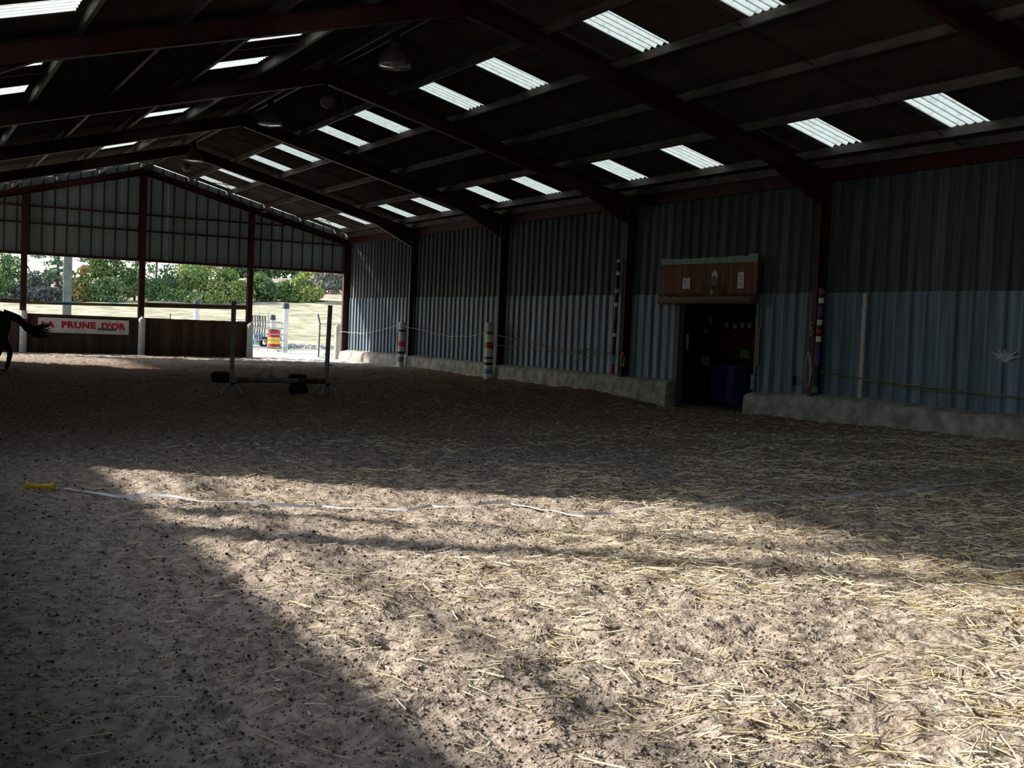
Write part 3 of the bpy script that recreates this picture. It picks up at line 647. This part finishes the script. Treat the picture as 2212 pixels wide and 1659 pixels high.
zf = float(hf(7.32, 22.95))
tyre('tyre', 7.32, 23.0, zf+.0, .185, .20, 'lower black tyre of the pair behind the jump pole', 'tyres by the jump')
tyre('tyre', 7.30, 23.0, zf+.205, .185, .20, 'upper black tyre of the pair behind the jump pole', 'tyres by the jump')
o = MB().lathe([(.05, 0), (.06, .06), (.04, .10), (.01, .11)], 10).build('white_cone', white_paint, loc=(7.12, 22.72, zf+.205)); bpy.data.objects.remove(o)
tyre('tyre', 6.68, 26.6, float(hf(6.68, 26.6)), .25, .24, 'single black tyre lying left of the jump', 'tyres by the jump')

# ------------------------------------------------------------------ horse (only its hindquarters are inside the frame)
hz = float(hf(2.3, 30.)); horse = empty('horse', (2.57, 30.0, 0), -.12); horse.scale = (1.0, 1.0, 1.05); tag(horse, 'dark bay horse walking out at the left edge, tail swishing', 'horse')
def skin(name, verts, edges_, m, parent, sub=2):
    me = bpy.data.meshes.new(name); me.from_pydata([v[:3] for v in verts], edges_, []); o = bpy.data.objects.new(name, me); COL.objects.link(o); o.parent = parent
    me.materials.append(m); o.modifiers.new('skin', 'SKIN'); 
    for i, v in enumerate(verts):
        s_ = me.skin_vertices[0].data[i]; s_.radius = (v[3], v[4] if len(v) > 4 else v[3]); s_.use_root = (i == 0)
    o.modifiers['skin'].use_smooth_shade = True; ss = o.modifiers.new('sub', 'SUBSURF'); ss.levels = sub; ss.render_levels = sub; return o
bv = [(-.28, 0, 1.17, .25, .27), (-.08, 0, 1.22, .15, .17), (-.62, 0, 1.16, .24, .27), (-1.0, 0, 1.10, .28, .31), (-1.35, 0, 1.12, .25, .30), (-1.58, 0, 1.22, .18, .24),
      (-1.80, 0, 1.44, .12, .18), (-2.0, 0, 1.64, .09, .13), (-2.14, 0, 1.62, .085, .11), (-2.30, 0, 1.42, .065, .085), (-2.42, 0, 1.26, .06, .065)]
be = [(0, 1), (0, 2), (2, 3), (3, 4), (4, 5), (5, 6), (6, 7), (7, 8), (8, 9), (9, 10)]
def leg(ch, at):
    prev = at
    for v in ch: bv.append(v); be.append((prev, len(bv)-1)); prev = len(bv)-1
leg([(-.22, .14, .98, .20), (-.30, .15, .78, .17), (-.17, .14, .60, .11), (-.07, .13, .48, .078), (-.10, .13, .28, .056), (-.13, .13, .12, .056), (-.18, .13, .05, .062)], 0)
leg([(-.26, -.14, .98, .20), (-.40, -.15, .78, .17), (-.34, -.14, .60, .11), (-.28, -.13, .48, .078), (-.38, -.13, .28, .056), (-.45, -.13, .12, .056), (-.50, -.13, .05, .062)], 0)
leg([(-1.42, .13, .92, .12), (-1.40, .14, .74, .09), (-1.48, .13, .45, .052), (-1.46, .13, .28, .038), (-1.47, .13, .12, .042), (-1.50, .13, .05, .052)], 4)
leg([(-1.46, -.13, .92, .12), (-1.52, -.14, .74, .09), (-1.62, -.13, .46, .052), (-1.56, -.13, .28, .038), (-1.56, -.13, .12, .042), (-1.60, -.13, .05, .052)], 4)
for s_ in (-1, 1): bv.append((-2.0, .05*s_, 1.74, .03)); be.append((7, len(bv)-1)); bv.append((-2.01, .06*s_, 1.85, .012)); be.append((len(bv)-2, len(bv)-1))
skin('body', bv, be, hair_m, horse)
for hx, hy in ((-.18, .13), (-.50, -.13), (-1.50, .13), (-1.60, -.13)):
    MB().lathe([(.065, -.03), (.052, .05)], 12, (hx-.01, hy, 0)).build('hoof', black_paint, horse)
tl = MB()
for i in range(46):
    a = random.uniform(-1, 1); b = random.uniform(-1, 1); L = random.uniform(.75, 1.05)
    base = [(-.24, 0, 1.30), (-.08, 0, 1.26), (.10, 0, 1.20), (.24, 0, 1.06), (.38, 0, .98), (.52, 0, .955), (.66, 0, .985), (.80, 0, 1.03)]
    pts = []
    for k, q in enumerate(base):
        s_ = (k/7)**1.4; sp = .025+.085*s_
        zz = q[2]+b*sp - (.16*s_ if i % 5 == 0 else 0); pts.append((-.05+(q[0]+.05)*(L if k > 4 else 1), q[1]+a*sp, zz))
    tl.tube(pts, [.08, .065, .05, .036, .025, .017, .011, .004], 5)
tl.build('tail', mat('tail_hair', (.008, .006, .006), .7), horse, smooth=True)
mn = MB()
for i in range(26):
    t = i/25; x0 = -1.62-.40*t; z0 = 1.46+.33*t; mn.tube([(x0, 0, z0), (x0+.01, .09, z0-.04), (x0+.03, .12, z0-.18), (x0+.04, .11, z0-.30)], [.02, .02, .015, .004], 5)
mn.build('mane', black_paint, horse, smooth=True)

# ------------------------------------------------------------------ yellow gate handle and tape in the foreground
hx, hy = 1.11, 10.30; hz = float(hf(hx, hy))+.035
e = empty('gate_handle', (hx, hy, hz), -.35); tag(e, 'yellow plastic gate handle lying on the sand at the tape end', 'handle')
o = MB().lathe([(.02, -.115), (.036, -.112), (.036, -.095), (.021, -.085), (.019, 0), (.021, .085), (.036, .095), (.036, .112), (.02, .115)], 18).build('grip', yellow_paint, e, smooth=True); o.rotation_euler = (0, math.pi/2, 0)
MB().tube([(.11, 0, 0), (.16, 0, .01), (.19, .01, 0), (.17, .02, -.01)], .006, 6).build('hook', galv, e)
MB().tube([(-.11, 0, 0), (-.15, .01, .0)], .006, 6).build('end_pin', galv, e)
tp = [(1.28, 10.20), (1.45, 9.98), (1.62, 9.82), (1.80, 9.72), (2.02, 9.57), (2.22, 9.42), (2.43, 9.31), (2.67, 9.23), (2.91, 9.12), (3.12, 9.07), (3.33, 8.95), (3.55, 8.83), (3.74, 8.76), (3.87, 8.76), (3.98, 8.82), (4.10, 8.72), (4.21, 8.69), (4.45, 8.76), (4.68, 8.73), (4.72, 8.58), (4.79, 8.31), (4.84, 8.12), (4.90, 7.95), (5.02, 8.03), (5.2, 8.08), (5.45, 8.13), (5.7, 8.17), (6.1, 8.2), (6.48, 8.23), (6.95, 8.30), (7.41, 8.37), (7.9, 8.42), (8.38, 8.48), (9.0, 8.57), (9.6, 8.68), (10.5, 8.88), (11.7, 9.19)]
tv = []; tf = []; arc = 0; prev = None
P = []
for i in range(len(tp)-1):
    for k in range(6): P.append(tuple(np.array(tp[i])*(1-k/6)+np.array(tp[i+1])*k/6))
P.append(tp[-1])
for i, (x, y) in enumerate(P):
    d = Vector((P[min(i+1, len(P)-1)][0]-P[max(i-1, 0)][0], P[min(i+1, len(P)-1)][1]-P[max(i-1, 0)][1], 0)).normalized(); nrm = Vector((-d.y, d.x, 0))
    zz = float(np.mean(hf(x+np.array([-.2,-.1,0,.1,.2]*3), y+np.repeat([-.05,0,.05],5))))+.026; flat = .5+.5*math.sin(i*.21+1)
    if 4.66 < x < 4.95: flat = 1.0
    ang = math.radians(80*(1-flat)); w_ = .019 if 4.66 < x < 4.95 else .011
    off = nrm*math.cos(ang)*w_+Vector((0, 0, math.sin(ang)*w_)); c = Vector((x, y, zz+.004*math.sin(i*.33)+.5*w_*math.sin(ang)))
    tv += [c-off, c+off, c+off+Vector((0, 0, .002)), c-off+Vector((0, 0, .002))]
for i in range(len(P)-1):
    for k in range(4): tf.append((4*i+k, 4*i+(k+1) % 4, 4*i+4+(k+1) % 4, 4*i+4+k))
o = MB().add(tv, tf).build('fence_tape', tape_m); tag(o, 'long white electric fence tape lying across the sand', 'tape')

# ------------------------------------------------------------------ straw (loose litter, uncountable)
def straws(n, fx, dens, lo, hi, seed, name, m, label, wd=.0030):
    r = np.random.default_rng(seed); X, Y = fx(r, n*6); d = dens(X, Y); k = r.random(len(X)) < d; X, Y = X[k][:n], Y[k][:n]; n = len(X)
    ang = np.where(r.random(n) < .55, r.normal(-.6, .5, n), r.random(n)*6.28); L = r.uniform(lo, hi, n)*np.exp(r.normal(0, .35, n)); w_ = wd*r.uniform(.6, 1.6, n)
    dx, dy = np.cos(ang), np.sin(ang); bend = r.normal(0, .03, n)*L; tilt = r.normal(0, .12, n)
    P = []
    for t in (-.5, 0, .5):
        cx = X+dx*L*t-dy*bend*(t == 0); cy = Y+dy*L*t+dx*bend*(t == 0); cz = hf(cx, cy)+.005+r.uniform(0, .008, n)+np.abs(tilt)*L*(t+.5)
        P.append(np.stack([cx, cy, cz], -1))
    # keep straight-ish across bumps: lift the middle to the line of the ends
    ex = np.maximum(0, P[1][:, 2]-(P[0][:, 2]+P[2][:, 2])/2); P[0][:, 2] += ex*.8; P[2][:, 2] += ex*.8; P[1][:, 2] = (P[0][:, 2]+P[2][:, 2])/2+ex*.15
    side = np.stack([-dy*w_, dx*w_, np.zeros(n)], -1); up = np.stack([np.zeros(n), np.zeros(n), w_*1.3], -1)
    V = np.stack([q+s_ for q in P for s_ in (side, -side, up)], 1)
    V = V.reshape(-1, 3); b = np.arange(n)[:, None]*9
    F_ = []
    for s0 in (0, 3):
        for i in range(3):
            j = (i+1) % 3; F_.append(np.concatenate([b+s0+i, b+s0+j, b+s0+3+j, b+s0+3+i], 1))
    o = rawmesh(name, V, np.concatenate(F_), m); tag(o, label, 'straw', kind='stuff'); return o
def region(x0, x1, y0, y1):
    def f_(r, n):
        y = y0*(y1/y0)**r.random(n); return r.uniform(x0, x1, n), y
    return f_
def dens_main(x, y):
    # thick litter right of a line from the near middle to the far right
    e = x-(2.9+.10*(y-3)); a = .10+.90/(1+np.exp(-e*1.9)); far = np.clip((15.5-y)/5.5, 0, 1)
    cl = np.clip(.25+2.4*(vn(x/.9, y/.9, 41)+.5*vn(x/.35, y/.35, 42)+.12), .03, 1.6)
    return a*far*cl*np.clip((y+2)/14, .3, 1)
straws(19000, region(1.2, 15.7, 2.6, 16), dens_main, .025, .11, 1, 'straw_litter', straw_m, 'thick golden straw litter over the right foreground sand')
straws(3200, region(.2, 15.5, 2.6, 12), lambda x, y: np.full_like(x, .5), .035, .085, 2, 'scattered_straw', straw_m, 'sparse straw bits scattered over the left foreground sand', .0022)
straws(5000, region(1, 15.7, 10, 30), lambda x, y: np.clip((x-1)/14, .1, 1)*np.clip((28-y)/18, .05, 1), .04, .09, 3, 'scattered_chaff', straw_m, 'fine chaff scattered over the middle of the arena', .0026)

def crumbs(n, y0, y1, sz, seed, m, name, label):
    r = np.random.default_rng(seed); y = y0*(y1/y0)**r.random(n); x = .077*y-.1+r.random(n)*np.minimum(.95*y, 15.4-.077*y); s_ = sz*np.exp(np.clip(r.normal(0, .4, n), -1, .9))*(y/6)**.35
    c = np.stack([x, y, hf(x, y)+.35*s_], -1); d = np.array([[1, 0, 0], [-.5, .87, 0], [-.5, -.87, 0], [0, 0, .8], [0, 0, -.6]])
    a = r.random(n)*6.28; ca, sa = np.cos(a), np.sin(a); st = r.uniform(.6, 1.6, n)
    V = np.stack([c+np.stack([(q[0]*st*ca-q[1]*sa)*s_, (q[0]*st*sa+q[1]*ca)*s_, q[2]*s_], -1) for q in d], 1).reshape(-1, 3); b = np.arange(n)[:, None]*5
    F_ = np.concatenate([np.concatenate([b+i, b+j, b+k], 1) for i, j, k in ((0, 1, 3), (1, 2, 3), (2, 0, 3), (1, 0, 4), (2, 1, 4), (0, 2, 4))]); o = rawmesh(name, V, F_, m); tag(o, label, 'soil', kind='stuff')
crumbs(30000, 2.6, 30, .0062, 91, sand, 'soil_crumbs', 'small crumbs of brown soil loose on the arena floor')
crumbs(6000, 2.6, 30, .0065, 92, mat('dark_soil', (.07, .052, .04), .95), 'dark_clods', 'darker clods of soil among the sand')
crumbs(2600, 2.6, 24, .005, 93, mat('pale_chip', (.6, .56, .5), .9), 'pale_chips', 'tiny pale chips scattered in the sand')
# ------------------------------------------------------------------ outside: posts, gate, drum
def yard_post(x, y, h, r, label, tilt=0):
    e = empty('yard_post', (x, y, -.05)); tag(e, label, 'post', 'capped white posts in the yard')
    MB().lathe([(r, 0), (r, h)], 16).build('post_body', white_paint, e, smooth=False)
    c = MB().lathe([(r*1.25, h-.10), (r*1.05, h+.16), (.02, h+.18)], 16).build('post_cap', mat('dark_cap', (.035, .06, .065), .5), e)
    return e
yard_post(16.22, 53.2, 2.15, .135, 'tall capped white post holding the metal gate'); yard_post(13.2, 58, 2.15, .135, 'capped white post seen above the plank barrier')
yard_post(17.90, 61.0, 1.60, .13, 'shorter capped white post behind the drum')
e = empty('lamp_pole', (6.0, 48.2, -.05)); tag(e, 'thick square grey steel pole outside the far opening', 'pole')
MB().box(-.15, .15, -.10, -.085, 0, 6.2).box(-.15, .15, .085, .10, 0, 6.2).box(-.008, .008, -.09, .09, 0, 6.2).build('pole_shaft', mat('pale_green_steel', (.24, .29, .27), .5, .2), e); MB().box(-.2, .2, -.2, .2, 0, .03).build('base_plate', galv, e)
def gate(nm, a, b, zs_, r, label, ex=()):
    e = empty(nm, (0, 0, 0)); tag(e, label, 'gate'); a, b = Vector(a), Vector(b)
    for z in zs_: MB().tube([a+Vector((0, 0, z)), b+Vector((0, 0, z))], r, 8).build('bar', galv, e)
    for t in ex: q = a.lerp(b, t); MB().tube([q+Vector((0, 0, zs_[-1]-.02)), q+Vector((0, 0, zs_[0]+.02))], r*1.1, 8).build('upright', galv, e)
    return e
gate('field_gate', (13.9, 52.9, 0), (16.1, 53.15, 0), [1.34, 1.08, .80, .53, .20], .026, 'five-bar tubular metal gate fixed to the tall white post', (0, .2, .97))
gate('rear_gate', (15.4, 60.5, 0), (18.2, 61.4, 0), [1.40, 1.10, .70, .3], .018, 'thinner tubular gate standing behind the drum', (0, .5, 1))
g2 = gate('side_gate', (15.72, 46.8, 0), (16.66, 46.8, 0), [1.38, .90, .42], .022, 'small opened tubular gate beside the corner post', ())
MB().tube([(15.72, 46.8, 0), (15.74, 46.8, 1.40), (15.64, 46.8, 1.78)], .032, 8).build('bent_stile', mat('dark_steel', (.06, .06, .065), .5, .3), g2); MB().tube([(16.66, 46.8, .0), (16.66, 46.8, 1.38)], .03, 8).build('stile', galv, g2)
e = empty('corner_log', (15.80, 44.75, -.08)); tag(e, 'short cream round timber post at the foot of the right corner', 'post')
MB().lathe([(.13, 0), (.12, 1.40), (.08, 1.46)], 16).build('log', cream_wood, e, smooth=False); MB().lathe([(.135, 1.1), (.135, 1.14)], 14, cap=False).build('rope_ring', pale_rope, e)
# drum
e = empty('drum', (17.66, 59.9, -.03)); tag(e, 'red steel drum with a wide yellow band in the yard', 'drum')
for z0, z1, c, nm in ((0, .24, red_paint, 'lower_band'), (.24, .58, yellow_paint, 'yellow_band'), (.58, .90, red_paint, 'upper_band')):
    MB().lathe([(.33, z0), (.33, (z0+z1)/2-.02), (.345, (z0+z1)/2), (.33, (z0+z1)/2+.02), (.33, z1)], 28).build(nm, c, e)
MB().lathe([(.345, .88), (.345, .92), (.31, .92)], 28, cap=False).build('rim', red_paint, e); MB().lathe([(.18, .93), (.40, .97), (.40, .99), (.05, 1.0)], 20).build('lid', wood_dark, e)
e = empty('blue_drum', (17.35, 61.9, -.03)); tag(e, 'pale blue plastic barrel behind the red drum', 'drum')
MB().lathe([(.26, 0), (.29, .1), (.29, .68), (.22, .78)], 20).build('barrel', mat('light_blue_plastic', (.18, .42, .62), .4), e, smooth=True); MB().lathe([(.06, .78), (.06, .82)], 10).build('bung', black_paint, e)
for x, y, lb in ((17.32, 60.45, 'black tyre leaning left of the red drum'), (18.12, 60.3, 'black tyre leaning right of the red drum'), (16.25, 59.6, 'black tyre near the hanging halters')):
    e = empty('tyre', (x, y, .27)); tag(e, lb, 'tyre', 'tyres in the yard')
    q = MB().lathe([(.17, -.08), (.24, -.1), (.29, -.06), (.30, 0), (.29, .06), (.24, .1), (.17, .08), (.17, -.08)], 24, cap=False).build('carcass', rubber, e, smooth=True); q.rotation_euler = (math.pi/2, 0, .3)
e = empty('red_tub', (16.0, 58.6, -.03)); tag(e, 'small red bucket under the hanging ropes', 'bucket'); MB().lathe([(.13, 0), (.17, .34)], 18).build('tub', red_paint, e); MB().lathe([(.18, .33), (.18, .36)], 18, cap=False).build('rim', red_paint, e)
# lead ropes on a rail
e = empty('rope_rack', (0, 0, 0)); tag(e, 'rack of dark lead ropes hanging outside the gateway', 'rack')
MB().tube([(14.75, 54.4, 1.62), (15.75, 54.4, 1.62)], .022, 8).build('rack_bar', galv, e)
for x in (14.75, 15.3, 15.75): MB().tube([(x, 54.4, -.05), (x, 54.4, 1.85)], .022, 8).build('rack_post', galv, e)
for i in range(7):
    x = 14.85+i*.12; MB().tube([(x, 54.35, 1.62), (x+.02, 54.3, 1.2), (x-.02, 54.3, .8), (x+.03, 54.3, .35+.1*(i % 3))], .028, 6).build('lead_rope', mat('dark_rope', (.04, .05, .055), .9), e)
# rubble line
rub = MB()
for i in range(150):
    x, y, r = random.uniform(18, 24), random.uniform(60.5, 62.5), random.uniform(.06, .22); vs = []; 
    for k in range(8): vs.append((x+r*(1 if k & 1 else -1)*random.uniform(.5, 1), y+r*(1 if k & 2 else -1)*random.uniform(.5, 1), .03+r*(.9 if k & 4 else -.2)*random.uniform(.5, 1)))
    rub.add(vs, [(0, 1, 3, 2), (4, 5, 7, 6), (0, 1, 5, 4), (2, 3, 7, 6), (0, 2, 6, 4), (1, 3, 7, 5)])
o = rub.build('rubble', mat('grey_rubble', (.25, .26, .27), .9, col2=(.5, .5, .5), scale=3)); tag(o, 'heap line of grey stone rubble behind the yard', 'rubble', kind='stuff')
# asphalt lane
vs = []; lane = [(35.2, 78), (36.2, 86), (37.5, 94), (38, 100), (34, 106)]
vs = [(x+s_*2.4, y, float(terr(x+s_*2.4, y))+.16) for x, y in lane for s_ in (-1, 1)]
o = MB().add(vs, [(2*i, 2*i+1, 2*i+3, 2*i+2) for i in range(4)]).build('lane', mat('pale_lane', (.45, .44, .48), .8)); struct(o)
def stake(x, y, h, lb):
    e = empty('field_stake', (x, y, float(terr(x, y))-.05)); tag(e, lb, 'stake', 'fence stakes in the field'); MB().tube([(0, 0, 0), (.02, 0, h)], .03, 7).build('stake', bark, e); MB().tube([(-.03, 0, h-.1), (.08, 0, h-.08)], .012, 5).build('insulator', black_paint, e)
stake(14.4, 70, 1.0, 'thin brown fence stake left of the capped post beyond the barrier'); stake(7.5, 60.5, .9, 'short grey fence stake just above the barrier left end'); stake(7.4, 66, .7, 'small stake in the field above the banner')
# weeds
def weed(x, y, lb):
    w_ = MB()
    for i in range(60):
        a = random.random()*6.28; r = random.uniform(.05, .28); h = random.uniform(.03, .22); c = Vector((r*math.cos(a), r*math.sin(a), h)); s_ = .05
        u = Vector((random.uniform(-1, 1), random.uniform(-1, 1), random.uniform(-.3, 1))).normalized()*s_; v = Vector((random.uniform(-1, 1), random.uniform(-1, 1), 0)).normalized()*s_*.5
        w_.add([c-u, c+v, c+u, c-v], [(0, 1, 2, 3)])
    o = w_.build('weed', mat('weed_green', (.10, .26, .05), .8), loc=(x, y, -.02)); tag(o, lb, 'weed', 'green weeds on the gravel')
weed(15.45, 45.0, 'green weed at the foot of the cream corner post'); weed(15.9, 52.8, 'green weed at the foot of the tall white post'); weed(16.7, 54, 'green weed right of the tall white post')

# ------------------------------------------------------------------ trees and hedge
def foliage(n, cl, ls, seed):
    r = np.random.default_rng(seed); cl = np.array(cl, float); vol = cl[:, 3]*cl[:, 4]*cl[:, 5]; pr = vol**(2/3); pr /= pr.sum()
    idx = r.choice(len(cl), n, p=pr); d = r.normal(size=(n, 3)); d /= np.linalg.norm(d, axis=1)[:, None]; rad = r.uniform(.55, 1.05, n)[:, None]
    c = cl[idx, :3]+d*cl[idx, 3:6]*rad
    u = r.normal(size=(n, 3)); u /= np.linalg.norm(u, axis=1)[:, None]; w_ = r.normal(size=(n, 3)); v = np.cross(u, w_); v /= np.linalg.norm(v, axis=1)[:, None]
    s_ = ls*r.uniform(.5, 1.4, n)[:, None]; V = np.stack([c-u*s_, c+v*s_*.6, c+u*s_, c-v*s_*.6], 1).reshape(-1, 3); return V, np.arange(4*n).reshape(-1, 4)
def bush(x, y, wd, h, kind, label, name='bush', n=2600, ls=.13, seed=0, trunk=.1, group='hedge bushes beyond the field', nb=14, dz=0, low=.0):
    r = np.random.default_rng(seed+100); z0 = float(terr(x, y))+dz; e = empty(name, (x, y, z0-.1)); tag(e, label, 'tree' if name != 'bush' else 'bush', group)
    cl = []
    for i in range(nb):
        t = r.random(); zz = h*(low+.1+(.85-low)*t); ww = wd/2*(.95-.5*max(0, t-.35)/.65); a = r.random()*6.28; q = ww*r.uniform(.2, .75)
        k = r.uniform(.16, .30)*wd; cl.append((q*math.cos(a), q*.7*math.sin(a), zz, k, k, min(k*.8, h*.3)))
    V, F_ = foliage(n, cl, ls, seed); V[:, 2] = np.maximum(V[:, 2], .05); fo = rawmesh('foliage', V, F_, tree_g[kind], e)
    tk = MB(); tk.tube([(0, 0, -.2), (.05, 0, h*.4), (0, 0, h*.8)], [trunk, trunk*.8, trunk*.3], 7)
    for i in range(5): c = cl[i]; tk.tube([(0, 0, h*.3), (c[0]*.6, c[1]*.6, c[2]*.8), (c[0], c[1], c[2])], [trunk*.5, trunk*.35, .015], 5)
    tk.build('trunk', bark, e)
def X100(px, y=103): return px_at(px, y)
def px_at(px, y, py=650):
    d = Fv+Rv*((px-1106)/FPX)-Uv*((py-829.5)/FPX); return d.x*y/d.y
TS = 1
T = [ # px centre, y, width m, height, kind, label, extra
    (-8, 102, 4.0, 1.6, 0, 'low dark hedge at the far left edge', {'n': 1500}), (45, 103, 4.4, 1.1, 4, 'low grey hedge left of the leftmost gable post', {'n': 1500}), (105, 103, 4.4, 1.0, 4, 'low grey hedge foot by the pine', {'n': 1500}), (155, 103, 3.0, 1.1, 4, 'low grey hedge foot beside the square pole', {'n': 1300}),
    (5, 104, 4.2, 3.6, 0, 'dark green bush at the far left of the openings', {}),
    (75, 112, 3.4, 2.4, 4, 'greyish low bush left of the pine tree', {'n': 1500}),
    (105, 113, 3.0, 2.2, 4, 'greyish low bush in front of the hill by the pine', {'n': 1300}),
    (150, 112, 3.4, 1.9, 4, 'greyish low bush right under the pine', {'n': 1300}),
    (176, 102, 1.7, 2.9, 3, 'orange tinted autumn shrub beside the square pole', {'n': 1600}),
    (205, 103, 2.6, 4.2, 1, 'green bush right of the orange shrub', {}),
    (248, 104, 4.2, 5.8, 0, 'tall green tree left of the ridge post', {'n': 3400}),
    (290, 106, 3.0, 5.4, 0, 'green tree right behind the ridge post', {'n': 2200}),
    (335, 105, 3.8, 5.8, 5, 'loose feathery tree right of the ridge post', {'n': 1900}),
    (385, 106, 3.0, 5.2, 5, 'feathery tree left of the big yellow-green bush', {'n': 2000}),
    (330, 102, 5.5, 1.7, 0, 'low dark hedge under the feathery trees', {'n': 2000}),
    (232, 101, 3.6, 1.8, 0, 'low dark hedge foot left of the ridge post', {'n': 1600}),
    (440, 102, 4.6, 4.4, 2, 'big yellow-green bush in the middle of the openings', {'n': 4200}),
    (410, 100.5, 3.2, 2.6, 1, 'green bush in front of the big yellow-green bush', {'n': 2000}),
    (490, 103, 3.2, 3.4, 1, 'rounded green bush left of the gateway post', {'n': 2600}),
    (520, 101.5, 2.8, 2.3, 2, 'yellowish bush at the gateway post', {'n': 1900}),
    (555, 103, 2.8, 2.9, 1, 'green hedge bush just right of the gateway post', {'n': 2200}),
    (585, 101.5, 2.6, 2.1, 0, 'low hedge bush above the drum', {'n': 1800}),
    (620, 102, 2.8, 2.5, 1, 'hedge bush above the tall white yard post', {'n': 2100}),
    (652, 101, 2.5, 2.9, 1, 'bushy hedge clump left of the lane', {'n': 2400}),
    (675, 100, 2.2, 2.0, 2, 'last small hedge bush beside the lane', {'n': 1900}),
    (655, 150, 6.0, 6.2, 2, 'yellow-green tree on the slope behind the lane', {'n': 3400, 'ls': .2}),
    (700, 148, 6.5, 6.8, 2, 'tall yellow-green tree above the lane', {'n': 3600, 'ls': .2}),
    (745, 146, 6.0, 6.8, 1, 'dark green tree at the right end of the openings', {'n': 3400, 'ls': .2}),
    (722, 132, 6.0, 3.2, 4, 'brownish bush behind the lane', {'n': 2200, 'ls': .18}),
]
for i, (px, y, wd, h, kd, lb, ex) in enumerate(T): bush(px_at(px, y), y, wd*(1.18 if y < 110 else 1), h*(.72 if px > 505 and y < 110 else .75 if px == 490 else .92 if px == 440 else 1.08), kd, lb, seed=i, name='tree' if h > 4 else 'bush', **ex)
for i, px in enumerate((455, 480, 505, 530, 555, 580, 605, 630, 655)):
    bush(px_at(px, 215, 585), 215+3*(i % 2), 8.5, 7.5, 0, 'dark wood tree on the hilltop, %s' % ['leftmost of the wood', 'second from the left', 'third from the left', 'left of the gateway post', 'right of the gateway post', 'above the drum', 'above the tall white post', 'second from the right', 'rightmost of the wood'][i], name='tree', n=1500, ls=.32, seed=60+i, group='hilltop wood')
# pine with visible trunk and flat tiers
x = px_at(123, 104); z0 = float(terr(x, 104)); e = empty('pine_tree', (x, 104, z0-.1)); tag(e, 'open pine tree with bare trunk left of the square pole', 'tree')
cl = []
r_ = np.random.default_rng(5)
for zz, rr in ((1.9, 1.2), (2.5, 1.5), (3.1, 1.9), (3.7, 2.2), (4.4, 2.3), (5.1, 2.1), (5.8, 1.7), (6.5, 1.1)):
    for k in range(5):
        a = r_.random()*6.28; q = rr*r_.uniform(.3, 1.0); cl.append((q*math.cos(a), q*math.sin(a), zz+r_.uniform(-.2, .2), .5, .5, .22))
V, F_ = foliage(3200, cl, .10, 77); rawmesh('foliage', V, F_, tree_g[5], e)
tk = MB(); tk.tube([(0, 0, -.2), (.03, 0, 3.5), (0, 0, 6.8)], [.14, .10, .03], 8)
for c in cl[::2]: tk.tube([(0, 0, c[2]-.2), (c[0], c[1], c[2])], [.035, .01], 5)
tk.build('trunk', bark, e)
